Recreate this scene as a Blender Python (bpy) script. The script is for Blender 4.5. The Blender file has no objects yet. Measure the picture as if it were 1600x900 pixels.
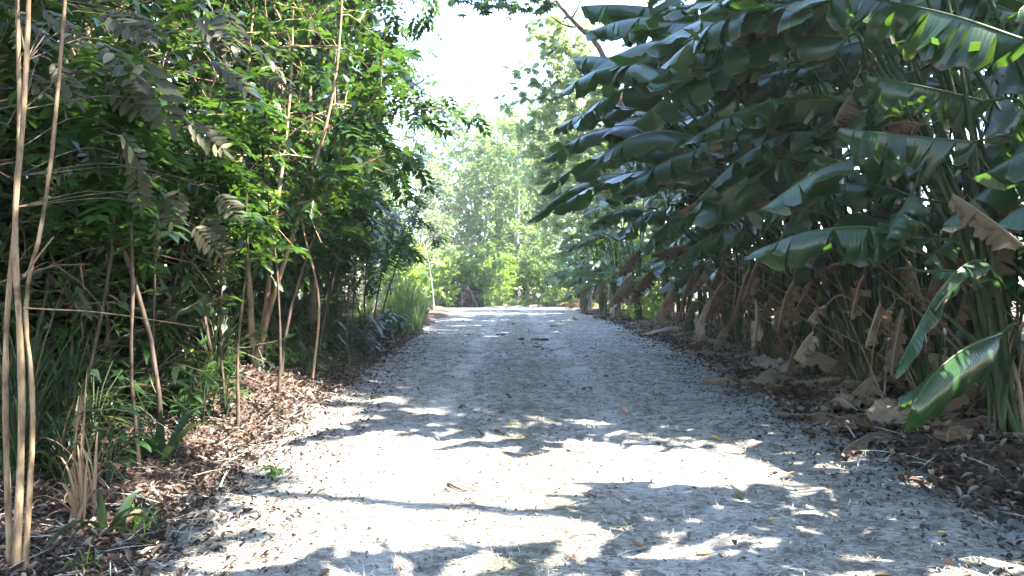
import bpy, bmesh, math
import numpy as np
from mathutils import Vector

SC = bpy.context.scene
COL = SC.collection
R = math.radians
rng = np.random.default_rng(7)

# ---------------------------------------------------------------- camera, sky, sun, exposure
EYE, FPX, CX, CY = 1.5, 1164.0, 800.0, 452.0      # photo: eye height, focal length and horizon in photo pixels
cam_d = bpy.data.cameras.new('camera'); cam = bpy.data.objects.new('camera', cam_d); COL.objects.link(cam)
cam.location = (0, 0, EYE); cam.rotation_euler = (R(90.1), 0, 0)
cam_d.sensor_width = 36; cam_d.lens = 36 * FPX / 1600
cam_d.clip_start = 0.05; cam_d.clip_end = 2000
SC.camera = cam
SUN_EL = R(54); SUN_DIR_XY = Vector((0.975, -0.22)).normalized()      # towards the sun: from the right, slightly behind
w = bpy.data.worlds.new('World'); SC.world = w; w.use_nodes = True
nt = w.node_tree; nt.nodes.clear()
sky = nt.nodes.new('ShaderNodeTexSky'); sky.sky_type = 'NISHITA'; sky.sun_disc = False
sky.sun_elevation = SUN_EL; sky.sun_rotation = math.atan2(SUN_DIR_XY.x, SUN_DIR_XY.y)
sky.dust_density = 0.5; sky.air_density = 1.0
bg = nt.nodes.new('ShaderNodeBackground'); bg.inputs['Strength'].default_value = 0.15
wo = nt.nodes.new('ShaderNodeOutputWorld')
nt.links.new(sky.outputs[0], bg.inputs[0]); nt.links.new(bg.outputs[0], wo.inputs[0])
sun_d = bpy.data.lights.new('sun', 'SUN'); sun_d.energy = 4.6; sun_d.angle = R(0.53); sun_d.color = (1, .95, .86)
sun = bpy.data.objects.new('sun', sun_d); COL.objects.link(sun)
sd = Vector((SUN_DIR_XY.x * math.cos(SUN_EL), SUN_DIR_XY.y * math.cos(SUN_EL), math.sin(SUN_EL)))
sun.rotation_euler = sd.to_track_quat('Z', 'Y').to_euler(); sun.location = (20, -5, 40)
SC.view_settings.view_transform = 'Standard'; SC.view_settings.look = 'None'
SC.view_settings.gamma = 1; SC.view_settings.use_curve_mapping = False
SC.view_settings.exposure = 3.8
SC.render.engine = 'CYCLES'
SC.cycles.max_bounces = 8; SC.cycles.diffuse_bounces = 3; SC.cycles.glossy_bounces = 2
SC.cycles.transmission_bounces = 5; SC.cycles.transparent_max_bounces = 4
SC.cycles.caustics_reflective = False; SC.cycles.caustics_refractive = False
SC.cycles.sample_clamp_indirect = 6

def at(px, py, d):
    """photo pixel + distance along the view -> world point"""
    return np.array(((px - CX) / FPX * d, d, EYE - (py - CY) / FPX * d))

# ---------------------------------------------------------------- materials
def nodes(name):
    m = bpy.data.materials.new(name); m.use_nodes = True
    t = m.node_tree; t.nodes.clear()
    out = t.nodes.new('ShaderNodeOutputMaterial')
    return m, t, out
def N(t, kind, **kw):
    n = t.nodes.new('ShaderNode' + kind)
    for k, v in kw.items():
        if k.startswith('i_'): n.inputs[k[2:].replace('_', ' ')].default_value = v
        else: setattr(n, k, v)
    return n
def L(t, a, b): t.links.new(a, b)
def c4(c): return (c[0], c[1], c[2], 1)
def mix(t, fac, a, b, blend='MIX'):
    n = t.nodes.new('ShaderNodeMix'); n.data_type = 'RGBA'; n.blend_type = blend
    for sock, v in ((n.inputs[0], fac), (n.inputs[6], a), (n.inputs[7], b)):
        if hasattr(v, 'is_linked'): t.links.new(v, sock)
        elif isinstance(v, (int, float)): sock.default_value = v
        else: sock.default_value = c4(v)
    return n.outputs[2]
def rampf(t, v, lo, hi):
    n = t.nodes.new('ShaderNodeMapRange'); n.inputs[1].default_value = lo; n.inputs[2].default_value = hi
    t.links.new(v, n.inputs[0]); return n.outputs[0]

def leaf_mat(name, a, b, trans, tfac=.3, rough=.42, spec=.5, c=None, cshare=0.0, clump=.5):
    """leaf: colour varies leaf by leaf and by clump; lets some light through"""
    m, t, out = nodes(name)
    g = N(t, 'NewGeometry'); tc = N(t, 'TexCoord'); oi = N(t, 'ObjectInfo')
    nz = N(t, 'TexNoise', i_Scale=clump, i_Detail=1.0); L(t, tc.outputs['Object'], nz.inputs['Vector'])
    f = N(t, 'Math', operation='MULTIPLY_ADD'); f.inputs[1].default_value = .55
    L(t, g.outputs['Random Per Island'], f.inputs[0])
    f2 = N(t, 'Math', operation='MULTIPLY_ADD'); f2.inputs[1].default_value = 1.1; f2.inputs[2].default_value = -.42
    L(t, nz.outputs[0], f2.inputs[0])
    f3 = N(t, 'Math', operation='MULTIPLY_ADD'); f3.inputs[1].default_value = .25
    L(t, oi.outputs['Random'], f3.inputs[0]); L(t, f2.outputs[0], f3.inputs[2])
    L(t, f3.outputs[0], f.inputs[2])
    col = mix(t, f.outputs[0], a, b)
    if c is not None:
        k = N(t, 'Math', operation='GREATER_THAN'); k.inputs[1].default_value = 1 - cshare
        L(t, g.outputs['Random Per Island'], k.inputs[0])
        col = mix(t, k.outputs[0], col, c)
    p = N(t, 'BsdfPrincipled', i_Roughness=rough); p.inputs['Specular IOR Level'].default_value = spec
    L(t, col, p.inputs['Base Color'])
    tr = N(t, 'BsdfTranslucent'); tcol = mix(t, .65, col, trans); L(t, tcol, tr.inputs[0])
    ms = N(t, 'MixShader'); ms.inputs[0].default_value = tfac
    L(t, p.outputs[0], ms.inputs[1]); L(t, tr.outputs[0], ms.inputs[2]); L(t, ms.outputs[0], out.inputs[0])
    return m

def bark_mat(name, a, b, scale=9):
    m, t, out = nodes(name)
    tc = N(t, 'TexCoord'); mp = N(t, 'Mapping'); mp.inputs['Scale'].default_value = (1, 1, .25)
    L(t, tc.outputs['Object'], mp.inputs[0])
    nz = N(t, 'TexNoise', i_Scale=scale, i_Detail=6.0, i_Roughness=.65); L(t, mp.outputs[0], nz.inputs['Vector'])
    nz2 = N(t, 'TexNoise', i_Scale=scale * .25, i_Detail=3.0); L(t, tc.outputs['Object'], nz2.inputs['Vector'])
    col = mix(t, rampf(t, nz.outputs[0], .35, .65), a, b)
    col = mix(t, rampf(t, nz2.outputs[0], .52, .68), col, [x * .45 for x in a])
    p = N(t, 'BsdfPrincipled', i_Roughness=.85); p.inputs['Specular IOR Level'].default_value = .2
    L(t, col, p.inputs['Base Color'])
    bp = N(t, 'Bump', i_Strength=.6, i_Distance=.02); L(t, nz.outputs[0], bp.inputs['Height']); L(t, bp.outputs[0], p.inputs['Normal'])
    L(t, p.outputs[0], out.inputs[0])
    return m

def blade_mat(name, a, b, rib, trans, tfac, rough, spec, blotch=None, vein=900):
    """big banana-like leaf: UV u runs along the midrib, v across; fine veins run out from the midrib"""
    m, t, out = nodes(name)
    uv = N(t, 'UVMap'); sep = N(t, 'SeparateXYZ'); L(t, uv.outputs[0], sep.inputs[0])
    wv = N(t, 'Math', operation='MULTIPLY'); wv.inputs[1].default_value = vein; L(t, sep.outputs[0], wv.inputs[0])
    sn = N(t, 'Math', operation='SINE'); L(t, wv.outputs[0], sn.inputs[0])
    g = N(t, 'NewGeometry'); tc = N(t, 'TexCoord'); oi = N(t, 'ObjectInfo')
    nz = N(t, 'TexNoise', i_Scale=2.2, i_Detail=4.0); L(t, tc.outputs['Object'], nz.inputs['Vector'])
    f = N(t, 'Math', operation='MULTIPLY_ADD'); f.inputs[1].default_value = .5; L(t, oi.outputs['Random'], f.inputs[0])
    f2 = N(t, 'Math', operation='MULTIPLY_ADD'); f2.inputs[1].default_value = 1.2; f2.inputs[2].default_value = -.35
    L(t, nz.outputs[0], f2.inputs[0]); L(t, f2.outputs[0], f.inputs[2])
    col = mix(t, f.outputs[0], a, b)
    vs = N(t, 'Math', operation='MULTIPLY_ADD'); vs.inputs[1].default_value = .07; vs.inputs[2].default_value = .07; L(t, sn.outputs[0], vs.inputs[0])
    col = mix(t, vs.outputs[0], col, [min(1, x * 2.2) for x in b])
    if blotch is not None:
        n2 = N(t, 'TexNoise', i_Scale=3.1, i_Detail=6.0, i_Roughness=.7); L(t, tc.outputs['Object'], n2.inputs['Vector'])
        col = mix(t, rampf(t, n2.outputs[0], .48, .64), col, blotch)
    ab = N(t, 'Math', operation='ABSOLUTE'); L(t, sep.outputs[1], ab.inputs[0])
    n3 = N(t, 'TexNoise', i_Scale=5.0, i_Detail=5.0, i_Roughness=.7); L(t, tc.outputs['Object'], n3.inputs['Vector'])   # withered margins
    sm = N(t, 'Math', operation='MULTIPLY_ADD'); sm.inputs[1].default_value = .9; L(t, n3.outputs[0], sm.inputs[0]); L(t, ab.outputs[0], sm.inputs[2])
    col = mix(t, rampf(t, sm.outputs[0], 1.38, 1.46), col, (.10, .062, .032))
    lt = N(t, 'Math', operation='LESS_THAN'); lt.inputs[1].default_value = .035; L(t, ab.outputs[0], lt.inputs[0])
    col = mix(t, lt.outputs[0], col, rib)
    p = N(t, 'BsdfPrincipled', i_Roughness=rough); p.inputs['Specular IOR Level'].default_value = spec
    L(t, col, p.inputs['Base Color'])
    bp = N(t, 'Bump', i_Strength=.3, i_Distance=.004 if blotch else .0016)
    L(t, sn.outputs[0], bp.inputs['Height']); L(t, bp.outputs[0], p.inputs['Normal'])
    tr = N(t, 'BsdfTranslucent'); L(t, mix(t, .6, col, trans), tr.inputs[0])
    ms = N(t, 'MixShader'); ms.inputs[0].default_value = tfac
    L(t, p.outputs[0], ms.inputs[1]); L(t, tr.outputs[0], ms.inputs[2]); L(t, ms.outputs[0], out.inputs[0])
    return m

def plain_mat(name, c, rough=.8):
    m, t, out = nodes(name)
    tc = N(t, 'TexCoord'); nz = N(t, 'TexNoise', i_Scale=14.0, i_Detail=3.0); L(t, tc.outputs['Object'], nz.inputs['Vector'])
    p = N(t, 'BsdfPrincipled', i_Roughness=rough)
    L(t, mix(t, nz.outputs[0], [x * .8 for x in c], [min(1, x * 1.2) for x in c]), p.inputs['Base Color']); L(t, p.outputs[0], out.inputs[0])
    return m

def ground_mat(name, track):
    m, t, out = nodes(name)
    tc = N(t, 'TexCoord'); P = tc.outputs['Object']
    def noise(scale, det=4.0, rough=.6, vec=P):
        n = N(t, 'TexNoise', i_Scale=scale, i_Detail=det, i_Roughness=rough); L(t, vec, n.inputs['Vector']); return n.outputs[0]
    def fibre(rot, sx, sy):
        mp = N(t, 'Mapping'); mp.inputs['Rotation'].default_value = (0, 0, R(rot)); mp.inputs['Scale'].default_value = (sx, sy, 1)
        L(t, P, mp.inputs[0]); return noise(1.0, 3.0, .6, mp.outputs[0])
    big, mid, fine = noise(.55, 3.0), noise(3.2, 5.0), noise(28.0, 5.0, .7)
    f1, f2, f3 = fibre(25, 10, 130), fibre(-40, 9, 120), fibre(80, 12, 140)
    if track:
        col = mix(t, rampf(t, mid, .35, .68), (.60, .575, .55), (.36, .34, .305))
        col = mix(t, rampf(t, big, .45, .66), col, (.33, .31, .245))
        col = mix(t, rampf(t, f1, .50, .62), col, (.58, .55, .51))
        col = mix(t, rampf(t, f2, .53, .62), col, (.12, .105, .08))
        col = mix(t, rampf(t, f3, .55, .65), col, (.17, .155, .12))
        col = mix(t, rampf(t, fine, .56, .68), col, (.12, .105, .085))
        col = mix(t, rampf(t, noise(9.0, 4.0, .65), .50, .62), col, (.15, .14, .12))  # mottling, its contrast raised to paint hump self-shadow
        col = mix(t, rampf(t, noise(5.0, 5.0, .7), .54, .60), col, (.17, .155, .13))  # dark blotches paint the self-shadow of small humps and clods
    else:
        col = mix(t, rampf(t, mid, .35, .65), (.085, .054, .037), (.17, .115, .083))
        col = mix(t, rampf(t, f1, .50, .64), col, (.30, .22, .17))
        col = mix(t, rampf(t, f2, .52, .64), col, (.07, .04, .03))
        col = mix(t, rampf(t, fine, .55, .72), col, (.04, .025, .02))
    if track:                                               # worn wheel lines, weedy middle, damp dark patches
        sp = N(t, 'SeparateXYZ'); L(t, P, sp.inputs[0]); wob = N(t, 'Math', operation='MULTIPLY_ADD'); wob.inputs[1].default_value = .9; L(t, noise(.35, 2.0), wob.inputs[0]); L(t, sp.outputs[0], wob.inputs[2])
        def lane(c, wd):
            a = N(t, 'Math', operation='SUBTRACT'); a.inputs[1].default_value = c + .45; L(t, wob.outputs[0], a.inputs[0])
            b = N(t, 'Math', operation='ABSOLUTE'); L(t, a.outputs[0], b.inputs[0]); return rampf(t, b.outputs[0], wd, wd * .35)
        def part(f, k, m_):
            x_ = N(t, 'Math', operation='MULTIPLY'); L(t, f, x_.inputs[0]); L(t, m_, x_.inputs[1]); y_ = N(t, 'Math', operation='MULTIPLY'); y_.inputs[1].default_value = k; L(t, x_.outputs[0], y_.inputs[0]); return y_.outputs[0]
        col = mix(t, part(lane(.15, .55), .75, rampf(t, noise(2.2, 5.0, .7), .42, .60)), col, (.17, .165, .10))
        col = mix(t, part(lane(-.85, .30), .55, rampf(t, noise(1.4, 4.0), .35, .6)), col, (.62, .59, .55))
        col = mix(t, part(lane(1.15, .34), .55, rampf(t, noise(1.4, 4.0), .35, .6)), col, (.62, .59, .55))
        col = mix(t, part(rampf(t, noise(.8, 6.0, .7), .54, .66), .7, rampf(t, noise(6.0, 5.0, .7), .36, .6)), col, (.15, .13, .105))
    p = N(t, 'BsdfPrincipled', i_Roughness=.95); p.inputs['Specular IOR Level'].default_value = .15
    L(t, col, p.inputs['Base Color'])
    h = N(t, 'Math', operation='ADD'); L(t, fine, h.inputs[0]); L(t, f2, h.inputs[1])
    h2 = N(t, 'Math', operation='ADD'); L(t, h.outputs[0], h2.inputs[0]); L(t, f3, h2.inputs[1])
    bp = N(t, 'Bump', i_Strength=1.0, i_Distance=.06); L(t, h2.outputs[0], bp.inputs['Height']); L(t, bp.outputs[0], p.inputs['Normal'])
    L(t, p.outputs[0], out.inputs[0])
    return m

MAT = dict(
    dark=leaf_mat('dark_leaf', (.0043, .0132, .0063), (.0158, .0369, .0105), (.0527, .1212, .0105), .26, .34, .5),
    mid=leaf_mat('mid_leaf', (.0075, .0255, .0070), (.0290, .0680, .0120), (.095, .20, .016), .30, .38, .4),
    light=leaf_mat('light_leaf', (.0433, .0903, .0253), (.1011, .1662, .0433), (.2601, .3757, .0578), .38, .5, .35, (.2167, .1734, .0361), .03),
    pale=leaf_mat('pale_leaf', (.0765, .1224, .0459), (.1530, .2065, .0842), (.3213, .3978, .1224), .38, .55, .3, (.2601, .1913, .0765), .06),  # washed-out glare on the far leaves put into the colour
    olive=leaf_mat('olive_leaf', (.0199, .0199, .0088), (.0470, .0431, .0188), (.0884, .0884, .0221), .22, .6, .2, (.1326, .1160, .0553), .07),
    lime=leaf_mat('lime_leaf', (.0680, .1360, .0170), (.1360, .2244, .0306), (.3060, .4216, .0340), .4, .45, .4),
    grass=leaf_mat('grass_blade', (.0340, .0680, .0238), (.0884, .1360, .0442), (.2040, .2856, .0544), .3, .5, .35, (.2040, .1700, .0816), .10),
    strap=leaf_mat('strap_blade', (.0074, .0158, .0079), (.0253, .0411, .0168), (.0790, .1370, .0211), .26, .42, .35, (.1054, .0790, .0422), .10),
    dry=leaf_mat('dry_blade', (.0765, .0425, .0238), (.2210, .1445, .0850), (.2550, .1700, .0850), .25, .7, .2),
    litter=leaf_mat('litter_leaf', (.0208, .0134, .0098), (.0979, .0661, .0490), (.1224, .0796, .0428), .08, .85, .12, (.1836, .1561, .1285), .12, 1.5),
    chip=leaf_mat('chip_leaf', (.035, .028, .022), (.17, .135, .10), (.10, .07, .04), .05, .85, .15, (.36, .29, .20), .12, 2.0),
    straw=leaf_mat('straw_blade', (.12, .105, .08), (.54, .50, .42), (.3, .25, .15), .08, .8, .15, (.05, .04, .03), .25, 2.0),
    bark_tan=bark_mat('tan_bark', (.2025, .1237, .0675), (.3300, .2250, .1350)),
    bark_stem=bark_mat('mottled_stem_bark', (.0975, .0585, .0338), (.2700, .1837, .1050), 22),
    bark_dark=bark_mat('dark_bark', (.0255, .0179, .0127), (.0935, .0663, .0459), 16),
    bark_brown=bark_mat('brown_bark', (.0750, .0488, .0315), (.1425, .0975, .0675)),
    bark_grey=bark_mat('grey_bark', (.1600, .1440, .1200), (.2880, .2640, .2240)),
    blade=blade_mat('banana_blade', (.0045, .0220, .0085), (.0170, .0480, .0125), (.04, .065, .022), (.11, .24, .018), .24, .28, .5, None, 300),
    blade_far=blade_mat('banana_blade_sunny', (.0255, .0723, .0298), (.0595, .1190, .0425), (.1360, .1700, .0680), (.2210, .3570, .0510), .3, .42, .5, (.1360, .0850, .0425)),  # sunlit copy of the banana blade, sunlight put into its colour
    dead=blade_mat('dead_blade', (.0398, .0220, .0147), (.1163, .0765, .0478), (.1591, .1163, .0734), (.2203, .1285, .0612), .18, .7, .2, (.0490, .0275, .0184)),
    pale_dead=blade_mat('bleached_blade', (.1020, .0714, .0442), (.2176, .1700, .1156), (.2312, .1836, .1224), (.2720, .1904, .0952), .15, .7, .2, (.0952, .0612, .0408)),
    stalk=bark_mat('green_stalk', (.0193, .0330, .0121), (.0440, .0578, .0248), 12),
    dry_stalk=bark_mat('dry_stalk', (.1020, .0690, .0420), (.1800, .1320, .0870), 12),
    track=ground_mat('track_surface', True), floor=ground_mat('forest_soil', False),
)

# ---------------------------------------------------------------- mesh building
class MB:
    """collects vertices / quads / triangles (with UVs) for ONE mesh object"""
    def __init__(s): s.V, s.Q, s.T, s.U, s.n = [], [], [], [], 0
    def add(s, V, Q=None, T=None, UV=None):
        V = np.asarray(V, float).reshape(-1, 3)
        if Q is not None and len(Q): s.Q.append(np.asarray(Q, int) + s.n)
        if T is not None and len(T): s.T.append(np.asarray(T, int) + s.n)
        s.V.append(V); s.U.append(np.zeros((len(V), 2)) if UV is None else np.asarray(UV, float)); s.n += len(V)
        return s
    def inst(s, tmpl, Rm, P, sc):
        """vectorised copies of a leaf template"""
        tV, tT = tmpl; k = len(P)
        if not k: return s
        V = np.einsum('kij,nj->kni', Rm, tV) * np.asarray(sc).reshape(-1, 1, 1) + np.asarray(P)[:, None, :]
        T = tT[None] + (np.arange(k) * len(tV))[:, None, None]
        return s.add(V.reshape(-1, 3), None, T.reshape(-1, 3))
    def build(s, name, mat, parent=None, smooth=True, uv=False):
        me = bpy.data.meshes.new(name)
        V = np.concatenate(s.V) if s.V else np.zeros((0, 3))
        Q = np.concatenate(s.Q) if s.Q else np.zeros((0, 4), int)
        T = np.concatenate(s.T) if s.T else np.zeros((0, 3), int)
        loops = np.concatenate([Q.ravel(), T.ravel()]).astype(np.int32)
        starts = np.concatenate([np.arange(len(Q)) * 4, len(Q) * 4 + np.arange(len(T)) * 3]).astype(np.int32)
        me.vertices.add(len(V)); me.vertices.foreach_set('co', V.ravel().astype(np.float32))
        me.loops.add(len(loops)); me.loops.foreach_set('vertex_index', loops)
        me.polygons.add(len(starts)); me.polygons.foreach_set('loop_start', starts)
        if smooth: me.polygons.foreach_set('use_smooth', np.ones(len(starts), bool))
        if uv:
            ul = me.uv_layers.new(name='UVMap'); U = np.concatenate(s.U)
            ul.data.foreach_set('uv', U[loops].ravel().astype(np.float32))
        me.update(calc_edges=True)
        for m_ in (mat if isinstance(mat, (list, tuple)) else [mat]): me.materials.append(m_)
        o = bpy.data.objects.new(name, me); COL.objects.link(o)
        if parent is not None: o.parent = parent
        return o

def tag(o, label, cat=None, group=None, kind=None):
    o['label'] = label
    if cat: o['category'] = cat
    if group: o['group'] = group
    if kind: o['kind'] = kind
    return o
def thing(name, loc, label, cat, group=None, rz=0.0):
    o = bpy.data.objects.new(name, None); COL.objects.link(o)
    o.location = loc; o.rotation_euler = (0, 0, rz)
    return tag(o, label, cat, group)
def dup(root, loc, rz=0.0, s=1.0, label=None, group=None, sz=None):
    r = root.copy(); COL.objects.link(r)
    r.location = loc; r.rotation_euler = (0, 0, rz); r.scale = (s, s, s if sz is None else sz)
    if label: r['label'] = label
    if group: r['group'] = group
    for ch in KIDS.get(root.name, list(root.children)):
        c = ch.copy(); COL.objects.link(c); c.parent = r
        for g in list(ch.children):
            d = g.copy(); COL.objects.link(d); d.parent = c
    return r
KIDS = {}

def nrm(v):
    v = np.asarray(v, float); return v / np.maximum(np.linalg.norm(v, axis=-1, keepdims=True), 1e-9)
def frames(f, up=(0, 0, 1)):
    f = nrm(f); up = np.broadcast_to(np.asarray(up, float), f.shape)
    s = np.cross(f, up); bad = np.linalg.norm(s, axis=-1) < 1e-3
    if np.any(bad): s[bad] = (1, 0, 0)
    s = nrm(s); u = np.cross(s, f)
    return np.stack([s, f, u], axis=-1)
def bez(p, n=10):
    """smooth curve through control points (Catmull-Rom)"""
    p = np.asarray(p, float); m = len(p)
    if m == 2:
        t = np.linspace(0, 1, n)[:, None]; return p[0] * (1 - t) + p[1] * t
    e = np.vstack([2 * p[0] - p[1], p, 2 * p[-1] - p[-2]])
    out = []
    for k in range(n):
        u = k / (n - 1) * (m - 1); i = min(int(u), m - 2); t = u - i
        a, b, c, d = e[i], e[i + 1], e[i + 2], e[i + 3]
        out.append(.5 * (2 * b + (c - a) * t + (2 * a - 5 * b + 4 * c - d) * t * t + (3 * b - a - 3 * c + d) * t ** 3))
    return np.array(out)
def tube(mb, path, r, k=6, wob=0.0):
    path = np.asarray(path, float); n = len(path)
    r = np.broadcast_to(np.asarray(r, float), (n,)) if np.ndim(r) else np.full(n, float(r))
    T = nrm(np.gradient(path, axis=0)); ref = np.array((1., 0, 0)) if abs(T[0][0]) < .8 else np.array((0, 1., 0))
    V = []
    a = np.arange(k) / k * 2 * np.pi
    for i in range(n):
        s = ref - T[i] * np.dot(ref, T[i]); s /= np.linalg.norm(s); u = np.cross(T[i], s); ref = s
        rr = r[i] * (1 + (wob * rng.uniform(-1, 1, k) if wob else 0))
        V.append(path[i] + (np.cos(a) * rr)[:, None] * s + (np.sin(a) * rr)[:, None] * u)
    V = np.concatenate(V); i = np.arange(n - 1)[:, None] * k; j = np.arange(k)[None]; j2 = (j + 1) % k
    Q = np.stack([i + j, i + j2, i + k + j2, i + k + j], -1).reshape(-1, 4)
    uv = np.zeros((len(V), 2)); mb.add(V, Q, None, uv)

# ---------------------------------------------------------------- leaf templates (along +Y, face up +Z)
def kite(w=.45, fold=.10, droop=.10, mid=.42):
    V = np.array([(0, 0, 0), (-w / 2, mid, fold * w), (0, 1, -droop), (w / 2, mid, fold * w), (0, mid, 0)])
    return V, np.array([(0, 4, 1), (4, 2, 1), (0, 3, 4), (4, 3, 2)])
def kite2(w=.42, droop=.12):
    V = np.array([(0, 0, 0), (-w / 2, .42, .05 * w), (0, 1, -droop), (w / 2, .42, .05 * w)])
    return V, np.array([(0, 2, 1), (0, 3, 2)])
def oval(w=.4, fold=.14, droop=.16):
    ys = np.array([0, .16, .42, .7, .9, 1]); hw = np.array([.02, .62, 1, .82, .4, .02]) * w / 2
    c = np.stack([0 * ys, ys, -droop * ys ** 2], 1); l = c.copy(); l[:, 0] -= hw; l[:, 2] += fold * hw * 2
    r = c.copy(); r[:, 0] += hw; r[:, 2] += fold * hw * 2
    V = np.concatenate([c, l, r]); T = []
    for i in range(5):
        T += [(i, i + 1, 7 + i), (i, 7 + i, 6 + i), (i, 12 + i, 13 + i), (i, 13 + i, i + 1)]
    return V, np.array(T)
def join(parts):
    V, T, n = [], [], 0
    for v, t in parts: V.append(v); T.append(t + n); n += len(v)
    return np.concatenate(V), np.concatenate(T)
def rotz(v, a):
    c, s = math.cos(a), math.sin(a); return v @ np.array([(c, s, 0), (-s, c, 0), (0, 0, 1)])
def pinnate(pairs=6, lw=.42, ll=.30, leaf=kite2, bend=.22, ang=58, seed=1):
    """compound leaf of unit length"""
    g = np.random.default_rng(seed); P = []
    ys = np.linspace(.16, .93, pairs); zc = lambda y: -bend * y * y
    rib = np.array([(-.006, 0, 0), (.006, 0, 0), (.005, .5, zc(.5)), (-.005, .5, zc(.5)), (0, 1, zc(1))])
    P.append((rib, np.array([(0, 1, 2), (0, 2, 3), (3, 2, 4)])))
    for y in ys:
        size = ll * (.75 + .5 * math.sin(math.pi * min(1, y * .95)))
        for sgn in (-1, 1):
            v, t = leaf(lw); v = v * size
            a = R(g.uniform(-16, 10)); v = np.stack([v[:, 0], v[:, 1] * math.cos(a), v[:, 2] + v[:, 1] * math.sin(a)], 1)
            v = rotz(v, -sgn * R(ang + g.uniform(-8, 8))); v = v + (0, y, zc(y)); P.append((v, t))
    v, t = leaf(lw); P.append((v * ll + (0, .97, zc(.97)), t))
    return join(P)
def palmate(n=9, lw=.34):
    P = []
    for i in range(n):
        v, t = kite(lw); v = v * (.5 if i % 2 else .56)
        a = R(-18); v = np.stack([v[:, 0], v[:, 1] * math.cos(a), v[:, 2] + v[:, 1] * math.sin(a)], 1)
        P.append((rotz(v, 2 * math.pi * i / n) + (0, .5, 0), t))
    P.append((np.array([(-.006, 0, -.1), (.006, 0, -.1), (0, .5, 0)]), np.array([(0, 1, 2)])))
    return join(P)

# ---------------------------------------------------------------- trees
def wander(p0, d, length, n, jit, lift, g):
    """a limb: starts along d and bends by lift (up +, down -)"""
    pts = [np.array(p0, float)]; d = nrm(d)
    for _ in range(n):
        d = nrm(d + g.normal(0, jit, 3) + np.array((0, 0, lift / n)))
        pts.append(pts[-1] + d * length / n)
    return np.array(pts)
def grow(seed, H, base, Rc, r0, limbs, twigs, leaves, tmpl, lsize, lean=(0, 0), stems=None, elev=(10, 50),
         prof=lambda u: math.sin(math.pi * (.18 + .8 * u)) ** .7, droop=.35, twl=(.5, 1.1), wood_k=7, spread=.9, lift=.35):
    """trunk + limbs + twigs in one wood mesh, leaves in one crown mesh"""
    g = np.random.default_rng(seed); wood, crown = MB(), MB()
    if stems is None:
        t = np.linspace(0, 1, 7); st = np.stack([lean[0] * t ** 1.4, lean[1] * t ** 1.4, H * t], 1)
        st[1:, :2] += np.cumsum(g.normal(0, .022 * H / 4, (6, 2)), 0); stems = [(st, r0)]
    LP, LF, LU = [], [], []
    for st, rad in stems:
        cv = bez(st, 18); rr = rad * np.linspace(1, .16, 18); rr[0] *= 1.35
        tube(wood, cv, rr, wood_k, .06)
        nl = max(4, limbs // len(stems)); az = g.uniform(0, 6.28)
        for i in range(nl):
            u = (i + g.uniform(.1, .9)) / nl; h = base + (1 - base) * u
            k = h * 17; i0 = min(int(k), 16); p = cv[i0] * (1 - k + i0) + cv[i0 + 1] * (k - i0)
            az += 2.4 + g.uniform(-.5, .5); e = R(g.uniform(*elev)) * (.5 + .8 * u)
            ln = Rc * prof(u) * g.uniform(.65, 1.12)
            d = np.array((math.cos(az) * math.cos(e), math.sin(az) * math.cos(e), math.sin(e)))
            lb = wander(p, d, ln, 6, .13, lift - .3, g)
            rl = max(.008, rad * .33 * (1.1 - u))
            tube(wood, lb, np.linspace(rl, .006, 7), 4)
            for j in range(twigs):
                q = (.22 + .78 * (j + g.uniform(0, 1)) / twigs) * 6; j0 = min(int(q), 5); b = lb[j0] * (1 - q + j0) + lb[j0 + 1] * (q - j0)
                td = nrm(nrm(lb[j0 + 1] - lb[j0]) * .5 + g.normal(0, .55, 3) + (0, 0, .1)); tl = g.uniform(*twl)
                tw = wander(b, td, tl, 3, .15, -.25, g); tube(wood, tw, np.linspace(.010, .003, 4), 3)
                for m in range(leaves):
                    s_ = g.uniform(.15, 1) * 3; s0 = min(int(s_), 2); lp = tw[s0] * (1 - s_ + s0) + tw[s0 + 1] * (s_ - s0)
                    side = nrm(g.normal(0, 1, 3) * (1, 1, .45))
                    LP.append(lp); LF.append(nrm(td * .55 + side * spread - np.array((0, 0, droop)))); LU.append(nrm(g.normal(0, .38, 3) + (0, 0, 1)))
    LP, LF, LU = map(np.array, (LP, LF, LU))
    crown.inst(tmpl, frames(LF, LU), LP, lsize * g.uniform(.7, 1.25, len(LP)))
    return wood, crown
def tree(name, loc, label, cat, group, bark, leaf, rz=0.0, **kw):
    r = thing(name, loc, label, cat, group, rz); wood, crown = grow(**kw)
    KIDS[r.name] = [wood.build('trunk', MAT[bark], r), crown.build('crown', MAT[leaf], r, smooth=False)]
    return r

T_PIN = pinnate(5, .50, .40, kite, .25, 58, 1)
T_PIN_BIG = pinnate(7, .34, .36, oval, .30, 62, 2)
T_FERN = pinnate(12, .28, .22, kite2, .35, 72, 3)
T_KITE, T_OVAL, T_PALM = kite(.46), oval(.42), palmate()
T_LONG = kite(.26, .1, .22)

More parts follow.
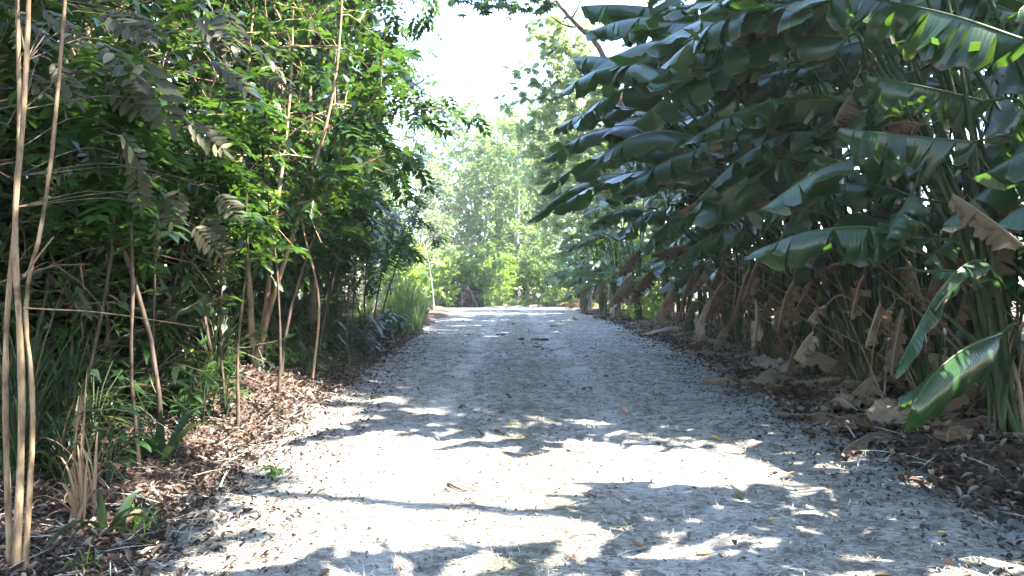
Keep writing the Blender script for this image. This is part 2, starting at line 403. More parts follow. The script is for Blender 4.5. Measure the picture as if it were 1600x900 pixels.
# ---------------------------------------------------------------- ground and track
def vnoise(x, y, s, seed):
    """smooth value noise"""
    g = np.random.default_rng(seed); tab = g.uniform(-1, 1, (64, 64))
    x = np.asarray(x) / s + 1000; y = np.asarray(y) / s + 1000; xi, yi = np.floor(x).astype(int), np.floor(y).astype(int)
    fx, fy = x - xi, y - yi; fx, fy = fx * fx * (3 - 2 * fx), fy * fy * (3 - 2 * fy)
    q = lambda a, b: tab[a % 64, b % 64]
    return (q(xi, yi) * (1 - fx) + q(xi + 1, yi) * fx) * (1 - fy) + (q(xi, yi + 1) * (1 - fx) + q(xi + 1, yi + 1) * fx) * fy
EY = [-30, 0, 3.9, 7, 11, 15, 25, 40, 55, 64, 69, 71]
EL = [-2.1, -2.1, -2.15, -2.5, -2.65, -2.75, -3.2, -3.5, -4.6, -5.4, -3.0, 0.4]
ER = [3.8, 3.7, 3.65, 3.6, 3.85, 4.2, 4.4, 4.6, 4.6, 4.5, 3.0, 0.6]
def edges(y): return np.interp(y, EY, EL), np.interp(y, EY, ER)
def hgt(x, y):
    x = np.asarray(x, float); y = np.asarray(y, float); l, r = edges(y)
    dl, dr = np.clip(l - x, 0, None), np.clip(x - r, 0, None)
    off = np.clip(np.maximum(dl, dr) * 2, 0, 1)
    z = .030 * vnoise(x, y, 1.3, 1) + .016 * vnoise(x, y, .35, 2) * (.8 + off) + .016 * vnoise(x, y, .15, 12) - .030 * np.clip(vnoise(x, y, .22, 13) - .35, 0, 1) + .05 * vnoise(x, y, 6, 3)
    z += off * (.05 * vnoise(x, y, .8, 4) + .05) + .018 * vnoise(x, y, .75, 14) + .16 * np.clip(dl / 1.8, 0, 1) + .10 * np.clip(dr / 2.5, 0, 1)
    z += .26 * np.exp(-((x + 3.75) / .9) ** 2 - ((y - 10.2) / 1.0) ** 2)            # litter mound by the forked tree
    z -= .028 * np.exp(-((x + .75) / .28) ** 2) * (1 - off) + .024 * np.exp(-((x - 1.0) / .30) ** 2) * (1 - off)  # wheel ruts
    z += .5 * np.clip((y - 72) / 40, 0, 3) + .08 * vnoise(x, y, 20, 5)
    return z
def seg(*a): return np.unique(np.concatenate([np.arange(x0, x1, st) for x0, x1, st in a]))
xs = seg((-400, -60, 40), (-60, -14, 4), (-14, -5.5, .5), (-5.5, 6.5, .055), (6.5, 16, .5), (16, 60, 4), (60, 401, 40))
ys = seg((-60, -4, 4), (-4, 3, .4), (3, 9, .055), (9, 16, .08), (16, 26, .14), (26, 75, .6), (75, 120, 3), (120, 601, 40))
gx, gy = np.meshgrid(xs, ys); GV = np.stack([gx, gy, hgt(gx, gy)], -1).reshape(-1, 3)
nx = len(xs); i, j = np.meshgrid(np.arange(len(ys) - 1), np.arange(nx - 1), indexing='ij'); b = (i * nx + j).ravel()
GQ = np.stack([b, b + 1, b + nx + 1, b + nx], 1)
mx, my = GV[GQ].mean(1)[:, 0], GV[GQ].mean(1)[:, 1]; el, er = edges(my)
jag = .16 * vnoise(mx, my, .5, 8) + .10 * vnoise(mx, my, .17, 9)
on = (mx > el + jag) & (mx < er + jag) & (my < 70)
for name, sel, mt, lab in (('forest_floor', ~on, 'floor', 'brown forest soil on both sides of the track'), ('dirt_track', on, 'track', 'pale grey dirt track covered in dry clippings')):
    mb = MB(); q = GQ[sel]; u, inv = np.unique(q, return_inverse=True); mb.add(GV[u], inv.reshape(-1, 4))
    tag(mb.build(name, MAT[mt]), lab, None, None, 'structure')
def on_ground(x, y, dz=0.0): return (float(x), float(y), float(hgt(x, y)) + dz)

# loose litter: small leaves, chips and clippings nobody could count
def scatter(name, label, n, mat, tmpl, size, where, tilt, lift, seed):
    g = np.random.default_rng(seed); x, y = where(g, n); z = hgt(x, y) + lift * g.uniform(.3, 1, len(x))
    a = g.uniform(0, 6.28, len(x)); f = np.stack([np.cos(a), np.sin(a), g.normal(0, tilt, len(x))], 1)
    up = nrm(np.stack([g.normal(0, tilt, len(x)), g.normal(0, tilt, len(x)), np.ones(len(x))], 1))
    mb = MB().inst(tmpl, frames(f, up), np.stack([x, y, z], 1), g.uniform(*size, len(x)))
    return tag(mb.build(name, MAT[mat], None, False), label, None, None, 'stuff')
def w_left(g, n):
    y = 3.0 + 23 * g.random(n) ** 1.8; l, _ = edges(y); return l + .02 - 5.0 * g.random(n) ** 1.5 + .15 * g.normal(0, 1, n), y
def w_right(g, n):
    y = 3.5 + 45 * g.random(n) ** 1.7; _, r = edges(y); return r - .15 + 4.2 * g.random(n) ** 1.4 + .25 * g.normal(0, 1, n), y
def w_track(g, n):
    y = 3.2 + 26 * g.random(n) ** 1.9; l, r = edges(y); return l + (r - l) * g.random(n), y
def w_trackfar(g, n):
    y = 3.2 + 60 * g.random(n) ** 1.4; l, r = edges(y); return l + (r - l) * g.random(n), y
def w_cl(g, n):
    y = 3.2 + 9 * g.random(n) ** 1.3; l, r = edges(y); return l + (r - l) * g.random(n), y
curl = oval(.5, .75, -.4)
strawT = (np.array([(-.012, 0, 0), (.012, 0, 0), (.012, .5, .03), (-.012, .5, .03), (0, 1, 0)]), np.array([(0, 1, 2), (0, 2, 3), (3, 2, 4)]))
scatter('leaf_litter', 'brown fallen leaves carpeting the ground under the trees', 34000, 'litter', curl, (.015, .075), w_left, .32, .03, 21)
scatter('leaf_litter', 'dry leaf debris heaped along the foot of the banana clump', 24000, 'litter', curl, (.02, .11), w_right, .35, .04, 22)
scatter('leaf_litter', 'dark leaf chips strewn thinly over the pale track', 15000, 'chip', curl, (.006, .034), w_trackfar, .25, .008, 23)
def w_edge(g, n):
    y = 3.2 + 22 * g.random(n) ** 1.5; l, r = edges(y); q = .9 * g.random(n) ** 2.2; return np.where(g.random(n) < .5, l + q, r - q * 1.3), y
scatter('leaf_litter', 'crumbled leaf bits ground into both edges of the track', 9000, 'litter', curl, (.01, .05), w_edge, .2, .008, 28)
scatter('leaf_litter', 'dry leaves scattered singly along the track', 160, 'chip', curl, (.05, .11), w_trackfar, .25, .02, 29)
scatter('grass_clippings', 'dry grass clippings matted over the near track', 42000, 'straw', strawT, (.03, .12), w_cl, .10, .010, 24)
scatter('grass_clippings', 'dry grass clippings thinning out along the track', 16000, 'straw', strawT, (.05, .18), w_track, .10, .012, 25)
scatter('grass_clippings', 'broken dry stems lying among the leaves under trees', 9000, 'straw', strawT, (.06, .35), w_left, .18, .04, 26)
scatter('grass_clippings', 'broken dry stems lying along the banana clump', 5000, 'straw', strawT, (.12, .5), w_right, .18, .05, 27)

# ---------------------------------------------------------------- big-leaved banana plants
def blade(mb, C, W, dn, df, g, tears=5, roll=0.0, wav=.03, n=26, curlk=.35, ribw=.016, rag=1.0, pleat=0.0):
    """one blade: midrib C, two halves drooping dn / df degrees (dn: the side that faces the track), torn into strips"""
    C = bez(C, n); T = nrm(np.gradient(C, axis=0)); up = np.array((0, 0, 1.))
    S = nrm(np.cross(T, up)); U = np.cross(S, T)
    ln = np.linalg.norm(np.diff(C, axis=0), axis=1).sum()
    t = np.linspace(0, 1, n)
    wp = np.clip(t / .16, 0, 1) ** .55 * np.sqrt(np.clip(1 - np.clip((t - .55) / .45, 0, 1) ** 2.2, 0, 1)); wp[-1] = .04
    tube(mb, C, np.linspace(ribw, ribw * .25, n), 5)
    for s, dr in ((-1, dn), (1, df)):
        cuts = [0] + sorted(set(int(c) for c in g.uniform(3, n - 3, tears))) + [n - 1]
        for a, b in zip(cuts[:-1], cuts[1:]):
            if b <= a: continue
            off = rag * g.normal(0, 15) + (g.random() < .12) * g.uniform(15, 50); shr = 1 - rag * g.uniform(-.06, .18); sk = rag * g.uniform(-.12, .22) * W; lift_ = g.uniform(-.03, .03) * W; crv = g.normal(0, .35)
            idx = np.arange(a, b + 1); rows = []
            edge = np.where((idx == a) | (idx == b), .93, 1.0)
            ph = g.uniform(0, 6.3); gmax = min(.45 * ln * (b - a) / (n - 1), .16 * W) * min(1, rag); ga, gb = (0 if a == 0 else g.random() ** 2 * gmax), (0 if b == n - 1 else g.random() ** 2 * gmax)
            for k in range(5):
                v = k / 4.0
                ang = R(roll * s) + R(dr + off * v) * (1 - curlk * .5 + curlk * v) + crv * v * v
                wv = pleat * v * np.sin(t[idx] * 75 + s) * (1 + .5 * np.sin(t[idx] * 13 + ph)) + wav * v * np.sin(t[idx] * 22 + ph) + wav * .6 * v * np.sin(t[idx] * 57 + ph * 2)
                P = C[idx] + (s * S[idx] * math.cos(ang) - U[idx] * math.sin(ang)) * (wp[idx] * W * .5 * v * shr * (edge if k == 4 else 1))[:, None] \
                    + U[idx] * wv[:, None] + T[idx] * ((sk * v) + v * ((idx == a) * ga - (idx == b) * gb))[:, None]
                rows.append(P)
            m = len(idx); V = np.stack(rows, 1).reshape(-1, 3)
            i, k = np.meshgrid(np.arange(m - 1), np.arange(4), indexing='ij'); q = (i * 5 + k).ravel()
            Q = np.stack([q, q + 1, q + 6, q + 5], 1)
            uv = np.stack([np.repeat(t[idx] * ln / 2.0, 5), np.tile(np.linspace(0, 1, 5) * s, m) + .0], 1)
            uv[:, 1] += np.where(uv[:, 1] == 0, .04 * s, 0)
            mb.add(V, Q, None, uv)

class Plant:
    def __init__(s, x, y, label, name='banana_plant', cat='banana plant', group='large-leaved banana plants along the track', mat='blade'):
        s.p = np.array(on_ground(x, y, -.04)); s.mat = mat
        s.root = thing(name, tuple(s.p), label, cat, group); s.n = 0
    def leaf(s, P0, P1, W, arch, dn, df, g, mat=None, name='leaf', tears=5, roll=0., stalk=True, tip=None, rs=.022, curlk=.35, label=None, smat='stalk', wav=.03):
        P0, P1 = np.asarray(P0, float), np.asarray(P1, float); ln = np.linalg.norm(P1 - P0)
        side = nrm(np.cross(nrm(P1 - P0), (0, 0, 1)))
        bow = g.uniform(-.04, .04) * ln
        C = [P0, P0 + (P1 - P0) * .33 + (0, 0, arch * ln * .85) + side * bow, P0 + (P1 - P0) * .68 + (0, 0, arch * ln * .8) + side * bow, P1]
        C = np.array(C) - s.p
        mb = MB(); blade(mb, C, W, dn, df, g, tears, roll, curlk=curlk, wav=wav, rag=.4 if name == 'dead_leaf' else 1.0, n=40 if name == 'dead_leaf' else 26, pleat=g.uniform(.0, .010) if name == 'dead_leaf' else 0)
        o = mb.build(name, MAT[mat or s.mat], s.root, True, True)
        if label: o['label'] = label
        if stalk:
            b = MB(); d0 = nrm(C[1] - C[0]); A = C[0] - d0 * .05; foot = np.array((g.uniform(-.14, .14), g.uniform(-.14, .14), 0.))
            hx = A * (.28, .28, .55); tube(b, bez([foot, foot + (hx - foot) * .5 + (0, 0, .05), hx, A - d0 * .35 * min(1, A[2] / 2), C[0] + d0 * .02], 16), np.linspace(rs * 1.5, rs * .62, 16), 6)
            b.build('leaf_stalk', MAT[smat], o)
        return o
    def stem(s, n, h, g, lean=.35, mat='stalk', name='stem', r=.03):
        b = MB()
        for _ in range(n):
            a = g.uniform(0, 6.28); f = np.array((math.cos(a), math.sin(a), 0)) * g.uniform(0, .28); q = g.normal(0, lean, 2) * h * .4; hh = h * g.uniform(.6, 1.1)
            tube(b, bez([f, f + (q[0] * .3, q[1] * .3, hh * .5), f + (q[0], q[1], hh)], 9), np.linspace(r * g.uniform(.8, 1.3), r * .45, 9), 6)
        return b.build(name, MAT[mat], s.root)
    def filler(s, n, g, az0, spread, hz, lens, W=(.5, .9), keep=None, mat=None):
        k = tries = 0
        while k < n and tries < n * 8:
            tries += 1
            az = R(az0 + g.uniform(-spread, spread)); e = R(g.uniform(5, 60)); d = np.array((math.cos(az), math.sin(az), 0))
            h = g.uniform(*hz); out = g.uniform(.25, .5) * h * math.cos(e) + .2
            P0 = s.p + d * out + (0, 0, h); ln = g.uniform(*lens)
            P1 = P0 + d * ln * .92 * math.cos(e * .5) + (0, 0, ln * (math.sin(e) * .55 - g.uniform(.2, .55)))
            if P1[2] < .5: continue
            if keep is not None and not keep(P0, P1): continue
            s.leaf(P0, P1, g.uniform(*W), g.uniform(.10, .22), g.uniform(25, 62), g.uniform(20, 60), g, tears=int(g.integers(4, 14)), mat=mat); k += 1

g = np.random.default_rng(11)
WHERE = ['beside the fallen broken leaf', 'behind the bent tan leaf', 'with stalks fanning over the litter', 'with broad leaf tents overhead', 'whose leaves lean well over the track',
         'with a torn silvery leaf edge', 'with a drooping split leaf', 'hung with dead brown leaves', 'with low dull green leaves', 'with the longest arching leaf', 'behind the dry leaf heap', 'with stacked overlapping leaves',
         'with bluish shining leaf tips', 'with ragged low leaves', 'with leaf tips reaching farthest over the track', 'leaning out past the others', 'near the bend of the track', 'at the far end of the clump']
near = [(4.85, 7.3), (5.4, 8.4), (5.9, 7.6), (5.3, 9.6), (6.2, 9.2), (5.1, 10.8), (5.8, 11.6), (5.0, 12.4), (5.6, 13.6), (5.0, 14.6), (5.9, 15.6), (5.1, 16.6), (5.2, 18.2), (5.9, 19.2), (5.3, 20.6), (5.4, 22.6), (5.6, 25.0), (5.8, 28.0)]
PL = [Plant(x, y, 'dark green banana plant ' + WHERE[i]) for i, (x, y) in enumerate(near)]
for p in PL: p.stem(3 if p is PL[0] else int(g.integers(3, 6)), g.uniform(1.2, 2.6), g, r=.02 if p is PL[0] else .026)
def host(P0):
    return min(PL, key=lambda p: abs(p.p[0] - P0[0] - 1.2) + 1.6 * abs(p.p[1] - P0[1]))
# leaves read from the photo: blade base (px, py, distance) -> tip (px, py, distance), width, arch, droop near / far, tears
HERO = [
    (1330, -8, 8.5, 1068, 66, 10.0, .62, .13, 42, 78, 5), (1325, 58, 8.8, 1018, 125, 10.8, .62, .10, 62, 74, 7), (1212, 92, 9.6, 996, 190, 11.0, .56, .10, 70, 60, 6),
    (1260, 102, 9.8, 1092, 186, 10.6, .46, .10, 45, 70, 4), (1335, 154, 8.8, 1072, 222, 10.2, .52, .11, 58, 74, 6), (1262, 192, 9.6, 1105, 222, 10.6, .42, .07, 50, 70, 4),
    (1538, 158, 7.2, 1352, 118, 7.6, .50, .03, 82, 78, 5), (1522, 222, 7.2, 1312, 200, 7.8, .54, .02, 84, 76, 6), (1600, 62, 6.6, 1300, -6, 7.6, .62, .05, 74, 70, 8),
    (1585, 20, 7.6, 1420, -20, 8.2, .6, .06, 76, 70, 8), (1120, 50, 11.5, 984, 46, 12.5, .60, .10, 48, 70, 3), (1085, 32, 12.5, 922, 48, 13.5, .62, .10, 44, 72, 3),
    (1062, 20, 13.0, 918, 8, 14.0, .66, .04, 70, 66, 2), (1090, 60, 11.5, 968, 100, 12.2, .66, .04, 72, 80, 1), (1080, 20, 12.0, 1030, -30, 12.4, .6, .05, 70, 66, 2),
    (1060, 128, 11.2, 878, 142, 13.4, .54, .10, 46, 74, 4), (1042, 148, 11.6, 896, 196, 13.4, .50, .14, 44, 72, 3), (1022, 108, 12.0, 896, 90, 13.8, .52, .08, 50, 70, 3),
    (1016, 118, 12.0, 946, 102, 13.2, .46, .08, 52, 66, 3), (1000, 172, 12.4, 868, 200, 14.2, .48, .10, 42, 74, 4), (1052, 196, 12.2, 906, 226, 14.0, .46, .12, 52, 72, 4),
    (1042, 205, 12.2, 846, 252, 14.6, .46, .12, 40, 74, 3), (1100, 216, 11.4, 908, 272, 13.0, .50, .13, 44, 72, 4), (1080, 240, 11.6, 848, 298, 14.6, .46, .11, 44, 70, 4),
    (1185, 228, 10.6, 962, 302, 12.2, .48, .11, 46, 74, 6), (1050, 264, 12.6, 868, 326, 14.6, .44, .10, 40, 74, 4), (1010, 272, 13.6, 826, 346, 15.8, .40, .12, 42, 72, 3),
    (1120, 262, 11.4, 950, 312, 12.6, .42, .10, 60, 70, 6), (1302, 255, 9.4, 1198, 272, 9.9, .44, .08, 72, 66, 7), (1270, 300, 9.6, 1204, 415, 9.3, .36, .06, 50, 60, 5),
    (1200, 300, 10.8, 1080, 330, 11.4, .40, .10, 60, 66, 5), (1260, 330, 9.4, 1180, 330, 9.8, .42, .12, 70, 66, 4), (1160, 360, 11.0, 1050, 420, 11.8, .36, .14, 60, 60, 5),
    (1075, 330, 12.8, 1000, 400, 13.4, .40, .10, 66, 60, 4), (1040, 330, 13.2, 960, 370, 14.0, .40, .12, 60, 60, 4), (1010, 330, 14.0, 925, 350, 15.0, .38, .12, 56, 64, 5),
    (1425, 305, 7.4, 1385, 375, 7.3, .44, .03, 46, 24, 1), (1490, 372, 7.6, 1450, 405, 7.5, .34, .03, 40, 24, 1), (1570, 448, 6.9, 1400, 578, 5.9, .26, .26, 30, 60, 1),
    (1450, 425, 7.2, 1560, 440, 6.6, .22, .05, 60, 60, 2), (1565, 520, 6.3, 1424, 634, 5.4, .80, .02, 70, 58, -3), (1600, 30, 8.4, 1545, 200, 8.0, .66, .10, 40, 50, 1),
    (1400, 60, 9.4, 1240, 110, 10.2, .56, .08, 66, 72, 6), (1440, 110, 8.8, 1290, 165, 9.6, .54, .08, 70, 70, 6), (1200, 20, 10.4, 1060, 10, 11.4, .56, .08, 56, 72, 4),
    (1340, 350, 8.8, 1250, 392, 9.2, .42, .10, 66, 66, 4), (1420, 255, 8.6, 1300, 300, 9.2, .44, .1, 70, 70, 5), (1130, 130, 11.4, 1000, 150, 12.4, .52, .10, 56, 74, 4),
]
for bx, by, bd, tx, ty, td, W, arch, dn, df, te in HERO:
    P0, P1 = at(bx, by, bd), at(tx, ty, td)
    host(P0).leaf(P0, P1, W * (1.5 if bd > 7.7 or by < 240 else 1.1), arch + g.normal(0, .02), dn + g.normal(0, 7), df + g.normal(0, 6), g, tears=max(0, int(te * 1.4) + 3), curlk=.4)
def inside(P0, P1):
    for P in (P0, P1):
        px = CX + P[0] / P[1] * FPX; py = CY - (P[2] - EYE) / P[1] * FPX
        lim = 960 if py < 300 else 1000
        if px < lim or P[1] < 6.3: return False
        if px < 1330 and py > 400 and P[1] < 9: return False
    return True
for i, p in enumerate(PL):
    p.filler(8 if i < 13 else 7, g, 180, 75, (1.9, 6.2), (1.4, 2.4), keep=inside)
# dead leaves still hanging on the plants
DEAD = [(1150, 318, 11.0, 1058, 332, 11.6, .40, 'dead'), (1092, 388, 12.4, 1022, 398, 13.0, .40, 'dead'), (1130, 305, 11.6, 1060, 334, 12.0, .34, 'dead'), (1218, 318, 10.2, 1085, 338, 11.0, .22, 'pale_dead'),
        (1330, 150, 8.6, 1302, 195, 8.6, .4, 'dead'), (1440, 195, 7.7, 1378, 198, 8.0, .30, 'dead'), (1190, 395, 10.4, 1160, 470, 10.2, .32, 'dead'), (1170, 420, 10.8, 1145, 500, 10.6, .36, 'dead'),
        (1420, 410, 7.7, 1440, 468, 7.5, .30, 'dead'), (1375, 475, 8.2, 1352, 540, 8.0, .34, 'pale_dead'), (1395, 480, 8.3, 1370, 520, 8.0, .22, 'dead'), (1290, 478, 9.2, 1262, 500, 9.2, .26, 'pale_dead'),
        (1130, 440, 11.6, 1100, 505, 11.4, .36, 'dead'), (1080, 430, 12.8, 1060, 500, 12.6, .36, 'dead'), (1050, 450, 13.8, 1020, 505, 13.6, .4, 'pale_dead'), (1240, 440, 9.8, 1215, 520, 9.6, .32, 'dead'),
        (1020, 420, 14.6, 985, 470, 14.6, .45, 'dead'), (985, 430, 16.5, 950, 480, 16.5, .5, 'pale_dead'), (1000, 390, 15.5, 965, 430, 15.5, .4, 'dead'), (1310, 412, 8.6, 1292, 420, 8.6, .24, 'dead'), (1270, 520, 9.2, 1240, 560, 9.0, .3, 'pale_dead'),
        (1180, 470, 10.6, 1175, 545, 10.2, .3, 'pale_dead'), (1350, 430, 8.6, 1330, 500, 8.4, .28, 'dead'), (1110, 470, 11.8, 1085, 530, 11.4, .3, 'pale_dead')]
for bx, by, bd, tx, ty, td, W, mt in DEAD:
    P0, P1 = at(bx, by, bd), at(tx, ty, td)
    host(P0).leaf(P0, P1, W, .10, g.uniform(55, 85), g.uniform(55, 85), g, mat=mt, name='dead_leaf', tears=int(g.integers(3, 8)), curlk=g.uniform(.3, 1.3), rs=.011, label='dead brown hanging leaf', smat='dry_stalk', wav=.05)
for p in PL[:14]:                                            # more of the dry skirt
    for _ in range(3):
        a = R(180 + g.uniform(-120, 120)); h = g.uniform(.5, 2.3); P0 = p.p + np.array((math.cos(a) * g.uniform(.3, .9), math.sin(a) * .6, h)); P1 = P0 + np.array((math.cos(a) * .3, math.sin(a) * .3, -min(h - .05, g.uniform(.4, .9))))
        if P0[1] < 6.6: continue
        p.leaf(P0, P1, g.uniform(.2, .42), g.uniform(-.1, .25), g.uniform(20, 100), g.uniform(20, 100), g, mat='dead' if g.random() < .75 else 'pale_dead', name='dead_leaf', tears=int(g.integers(2, 7)), curlk=g.uniform(-.6, 1.4), rs=.010, smat='dry_stalk', wav=.05, label='dead brown hanging leaf')
# the tall bent tan leaf at the edge of the clump
P0, P1 = at(1600, 385, 6.6), at(1488, 302, 6.9)
PL[0].leaf(P0, P1, .34, .03, 78, 70, g, mat='pale_dead', name='dead_leaf', tears=3, curlk=.5, rs=.016, label='folded tan dead leaf', smat='dry_stalk')
# a second rank behind, seen between the first
for i in range(24):
    x, y = 6.7 + 1.5 * g.random() + (i % 3) * 1.0, 7.2 + i * .9
    p = Plant(x, y, 'shaded banana plant in the rank behind the front of the clump', group='banana plants behind the front rank')
    p.stem(5, 3.0, g); p.filler(6, g, 180, 110, (2.2, 6.8), (1.5, 2.4), keep=inside); p.filler(4, g, 180, 100, (.9, 2.4), (1.4, 2.0), keep=inside)
for x, y in [(5.3, 31), (5.6, 33.5), (5.2, 36.5), (5.7, 40), (5.5, 44)]:      # the clump runs on toward the bend
    p = Plant(x, y, 'shaded banana plant where the clump runs on toward the end of the track', group='banana plants toward the end of the track')
    p.stem(4, 2.4, g); p.filler(13, g, 180, 110, (1.6, 5.6), (1.6, 2.6), keep=lambda A, B: min(A[0], B[0]) > 2.6)
# plants added beside the viewpoint for their shade; only a few leaf ends show
def beside(P0, P1):
    for P in (P0, P1, (P0 + P1) / 2):
        if P[1] > .4 and CX + P[0] / P[1] * FPX < 1540: return False
    return True
for x, y in [(5.0, 5.6), (5.4, 4.5), (6.2, 5.6), (6.0, 3.7), (5.2, 3.4), (6.6, 4.6)]:
    p = Plant(x, y, 'banana plant beside the viewpoint at the near end of the clump', group='banana plants beside the viewpoint')
    p.stem(5, 2.6, g); p.filler(16, g, 180, 150, (1.6, 5.0), (1.5, 2.2), keep=beside)
# sunny ragged bananas at the far end
for i, (px, d, sc) in enumerate([(912, 56, .9), (915, 47, 1.0), (940, 40, 1.1), (905, 64, 1.1), (868, 76, .8), (966, 35, 1.0)]):
    P = at(px, CY, d)
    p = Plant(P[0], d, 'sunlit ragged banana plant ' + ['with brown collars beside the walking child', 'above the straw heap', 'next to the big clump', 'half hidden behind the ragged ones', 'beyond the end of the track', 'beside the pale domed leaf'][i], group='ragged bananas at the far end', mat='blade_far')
    p.stem(4, 2.2 * sc, g, r=.06)
    p.filler(8, g, 180, 130, (1.4 * sc, 3.8 * sc), (1.6, 2.6), W=(.5, .75))
    for _ in range(5):
        a = g.uniform(0, 6.28); h = g.uniform(.9, 2.6) * sc; Q = p.p + np.array((math.cos(a) * .5, math.sin(a) * .5, h))
        p.leaf(Q, Q + np.array((math.cos(a) * .7, math.sin(a) * .5, -.6 * h + .1)), .42, .2, 50, 60, g, mat='pale_dead' if g.random() < .6 else 'dead', name='dead_leaf', tears=9, curlk=.8, smat='dry_stalk', label='dead brown hanging leaf')

# dry banana leaves lying on the ground
def dry_leaf(x, y, az, ln, W, label, group=None, mat='pale_dead', hump=.06, dn=None, df=None, g=g):
    a = R(az); d = np.array((math.cos(a), math.sin(a))); t = np.linspace(-.5, .5, 5)
    q = np.stack([x + d[0] * t * ln + g.normal(0, .03, 5), y + d[1] * t * ln + g.normal(0, .03, 5)], 1)
    z = hgt(q[:, 0], q[:, 1]) + .03 + hump * np.cos(t * 3.1) * g.uniform(.5, 1.3, 5) + W * .10
    o = np.array(on_ground(x, y)); C = np.column_stack([q, z]) - o
    mb = MB(); blade(mb, C, W, g.uniform(8, 35) if dn is None else dn, g.uniform(8, 35) if df is None else df, g, int(g.integers(0, 4)), curlk=-.9 if g.random() < .4 else .8, wav=.018, ribw=.010, n=44, rag=.12, pleat=g.uniform(.004, .022))
    ob = mb.build('dry_leaf', MAT[mat], None, True, True); ob.location = tuple(o)
    return tag(ob, label, 'leaf', group)
def gp(px, py):                                             # ground point under a photo pixel
    d = EYE * FPX / (py - CY)
    for _ in range(4):
        z = float(hgt((px - CX) / FPX * d, d)); d = (EYE - z) * FPX / (py - CY)
    return (px - CX) / FPX * d, d
for px, py, az, ln, W, mt, hump, lab in [
    (1275, 592, 150, 1.26, 0.69, 'pale_dead', 0.35, 'large bleached leaf folded like a tent at the edge of the track'), (1375, 628, 10, 0.83, 0.60, 'pale_dead', 0.27, 'pleated pale leaf lying crosswise in front of the broken green leaf'),
    (1405, 662, 20, 0.79, 0.45, 'pale_dead', 0.13, 'flat bleached leaf lying just in front of the pleated one'), (1522, 655, 160, 0.68, 0.45, 'dead', 0.27, 'curled tan leaf lying beside the green stems'),
    (1310, 650, 120, 0.55, 0.36, 'pale_dead', 0.19, 'small whitish curled leaf in front of the tent-shaped one'), (1440, 588, 170, 1.32, 0.63, 'pale_dead', 0.35, 'long pale leaf lying under the ribbon-like green leaf'),
    (1350, 588, 165, 1.21, 0.63, 'dead', 0.33, 'brown crumpled leaf between the tent-shaped and the long one'), (958, 466, 175, 2.64, 1.65, 'pale_dead', 1.03, 'big domed pale leaf propped at the far foot of the clump'),
    (1036, 524, 180, 1.43, 0.51, 'pale_dead', 0.15, 'whitish flat leaf lying alone out on the track edge'), (1205, 598, 20, 0.77, 0.45, 'pale_dead', 0.15, 'pale leaf strip lying just short of the tent-shaped leaf'),
    (1110, 512, 150, 1.43, 0.75, 'pale_dead', 0.47, 'bleached leaf leaning on stems near the middle of the clump'), (1170, 545, 70, 1.10, 0.60, 'pale_dead', 0.31, 'pale twisted leaf pointing at the track'),
    (1095, 535, 60, 1.10, 0.42, 'pale_dead', 0.19, 'narrow pale leaf pointing out to the track'), (1490, 690, 30, 0.39, 0.24, 'dead', 0.13, 'short brown leaf scrap near the green stems')]:
    x, y = gp(px, py); dry_leaf(x, y, az, ln, W, lab, None, mt, hump)
for k in range(110):
    y = 7.2 + 36 * g.random() ** 1.4; _, r = edges(y); x = r + g.uniform(-.2, 1.3)
    dry_leaf(x, y, g.uniform(0, 360), g.uniform(.6, 1.6), g.uniform(.14, .34), 'dry curled leaf in the litter along the foot of the banana clump', 'dry leaves along the clump foot', 'pale_dead' if g.random() < .5 else 'dead', g.uniform(.01, .08), g.uniform(-6, 22), g.uniform(-6, 22))

# ---------------------------------------------------------------- trees of the left side
g = np.random.default_rng(31)
full = lambda u: 1.0 - .45 * max(0, u - .55) / .45
A_KW = dict(H=10.5, base=.17, Rc=2.7, r0=.075, limbs=38, twigs=6, leaves=5, tmpl=T_PIN, lsize=.44, prof=full, droop=.5, elev=(0, 40))
TA = tree('pinnate_tree', on_ground(-3.8, 14.4), 'tall dark tree with feathery leaves rising at the edge of the open sky', 'tree', 'feathery-leaved trees at the track', 'bark_brown', 'mid', seed=41, **A_KW)
TB = tree('pinnate_tree', on_ground(-5.9, 12.6), 'dark feathery-leaved tree behind the forked tan tree', 'tree', 'feathery-leaved trees at the track', 'bark_brown', 'mid', seed=42, lean=(.9, .3), **A_KW)
fork = [(bez([(0, 0, 0), (-.06, 0, .6), (-.12, 0, 1.7), (-.28, .1, 3.2), (-.1, .1, 5.2), (.1, .1, 8)], 10), .062), (bez([(.02, 0, .25), (.16, 0, 1.0), (.24, .1, 2.2), (.42, .3, 4.2), (.5, .3, 7)], 10), .055),
        (bez([(.04, 0, .3), (.28, -.1, 1.1), (.75, -.2, 2.5), (1.25, -.2, 4.4), (1.4, -.2, 7.2)], 10), .05), (bez([(-.25, .08, 2.9), (-.6, 0, 3.6), (-.95, -.1, 4.6)], 10), .025)]
TF = tree('forked_tree', on_ground(-3.85, 11.2), 'slender tan tree forking from its base, sunlit bark, by the litter mound', 'tree', None, 'bark_tan', 'mid', seed=43, H=8, base=.48, Rc=1.5, r0=.06, limbs=40, twigs=7, leaves=8, tmpl=T_OVAL, lsize=.20, stems=fork, prof=full, droop=.4)
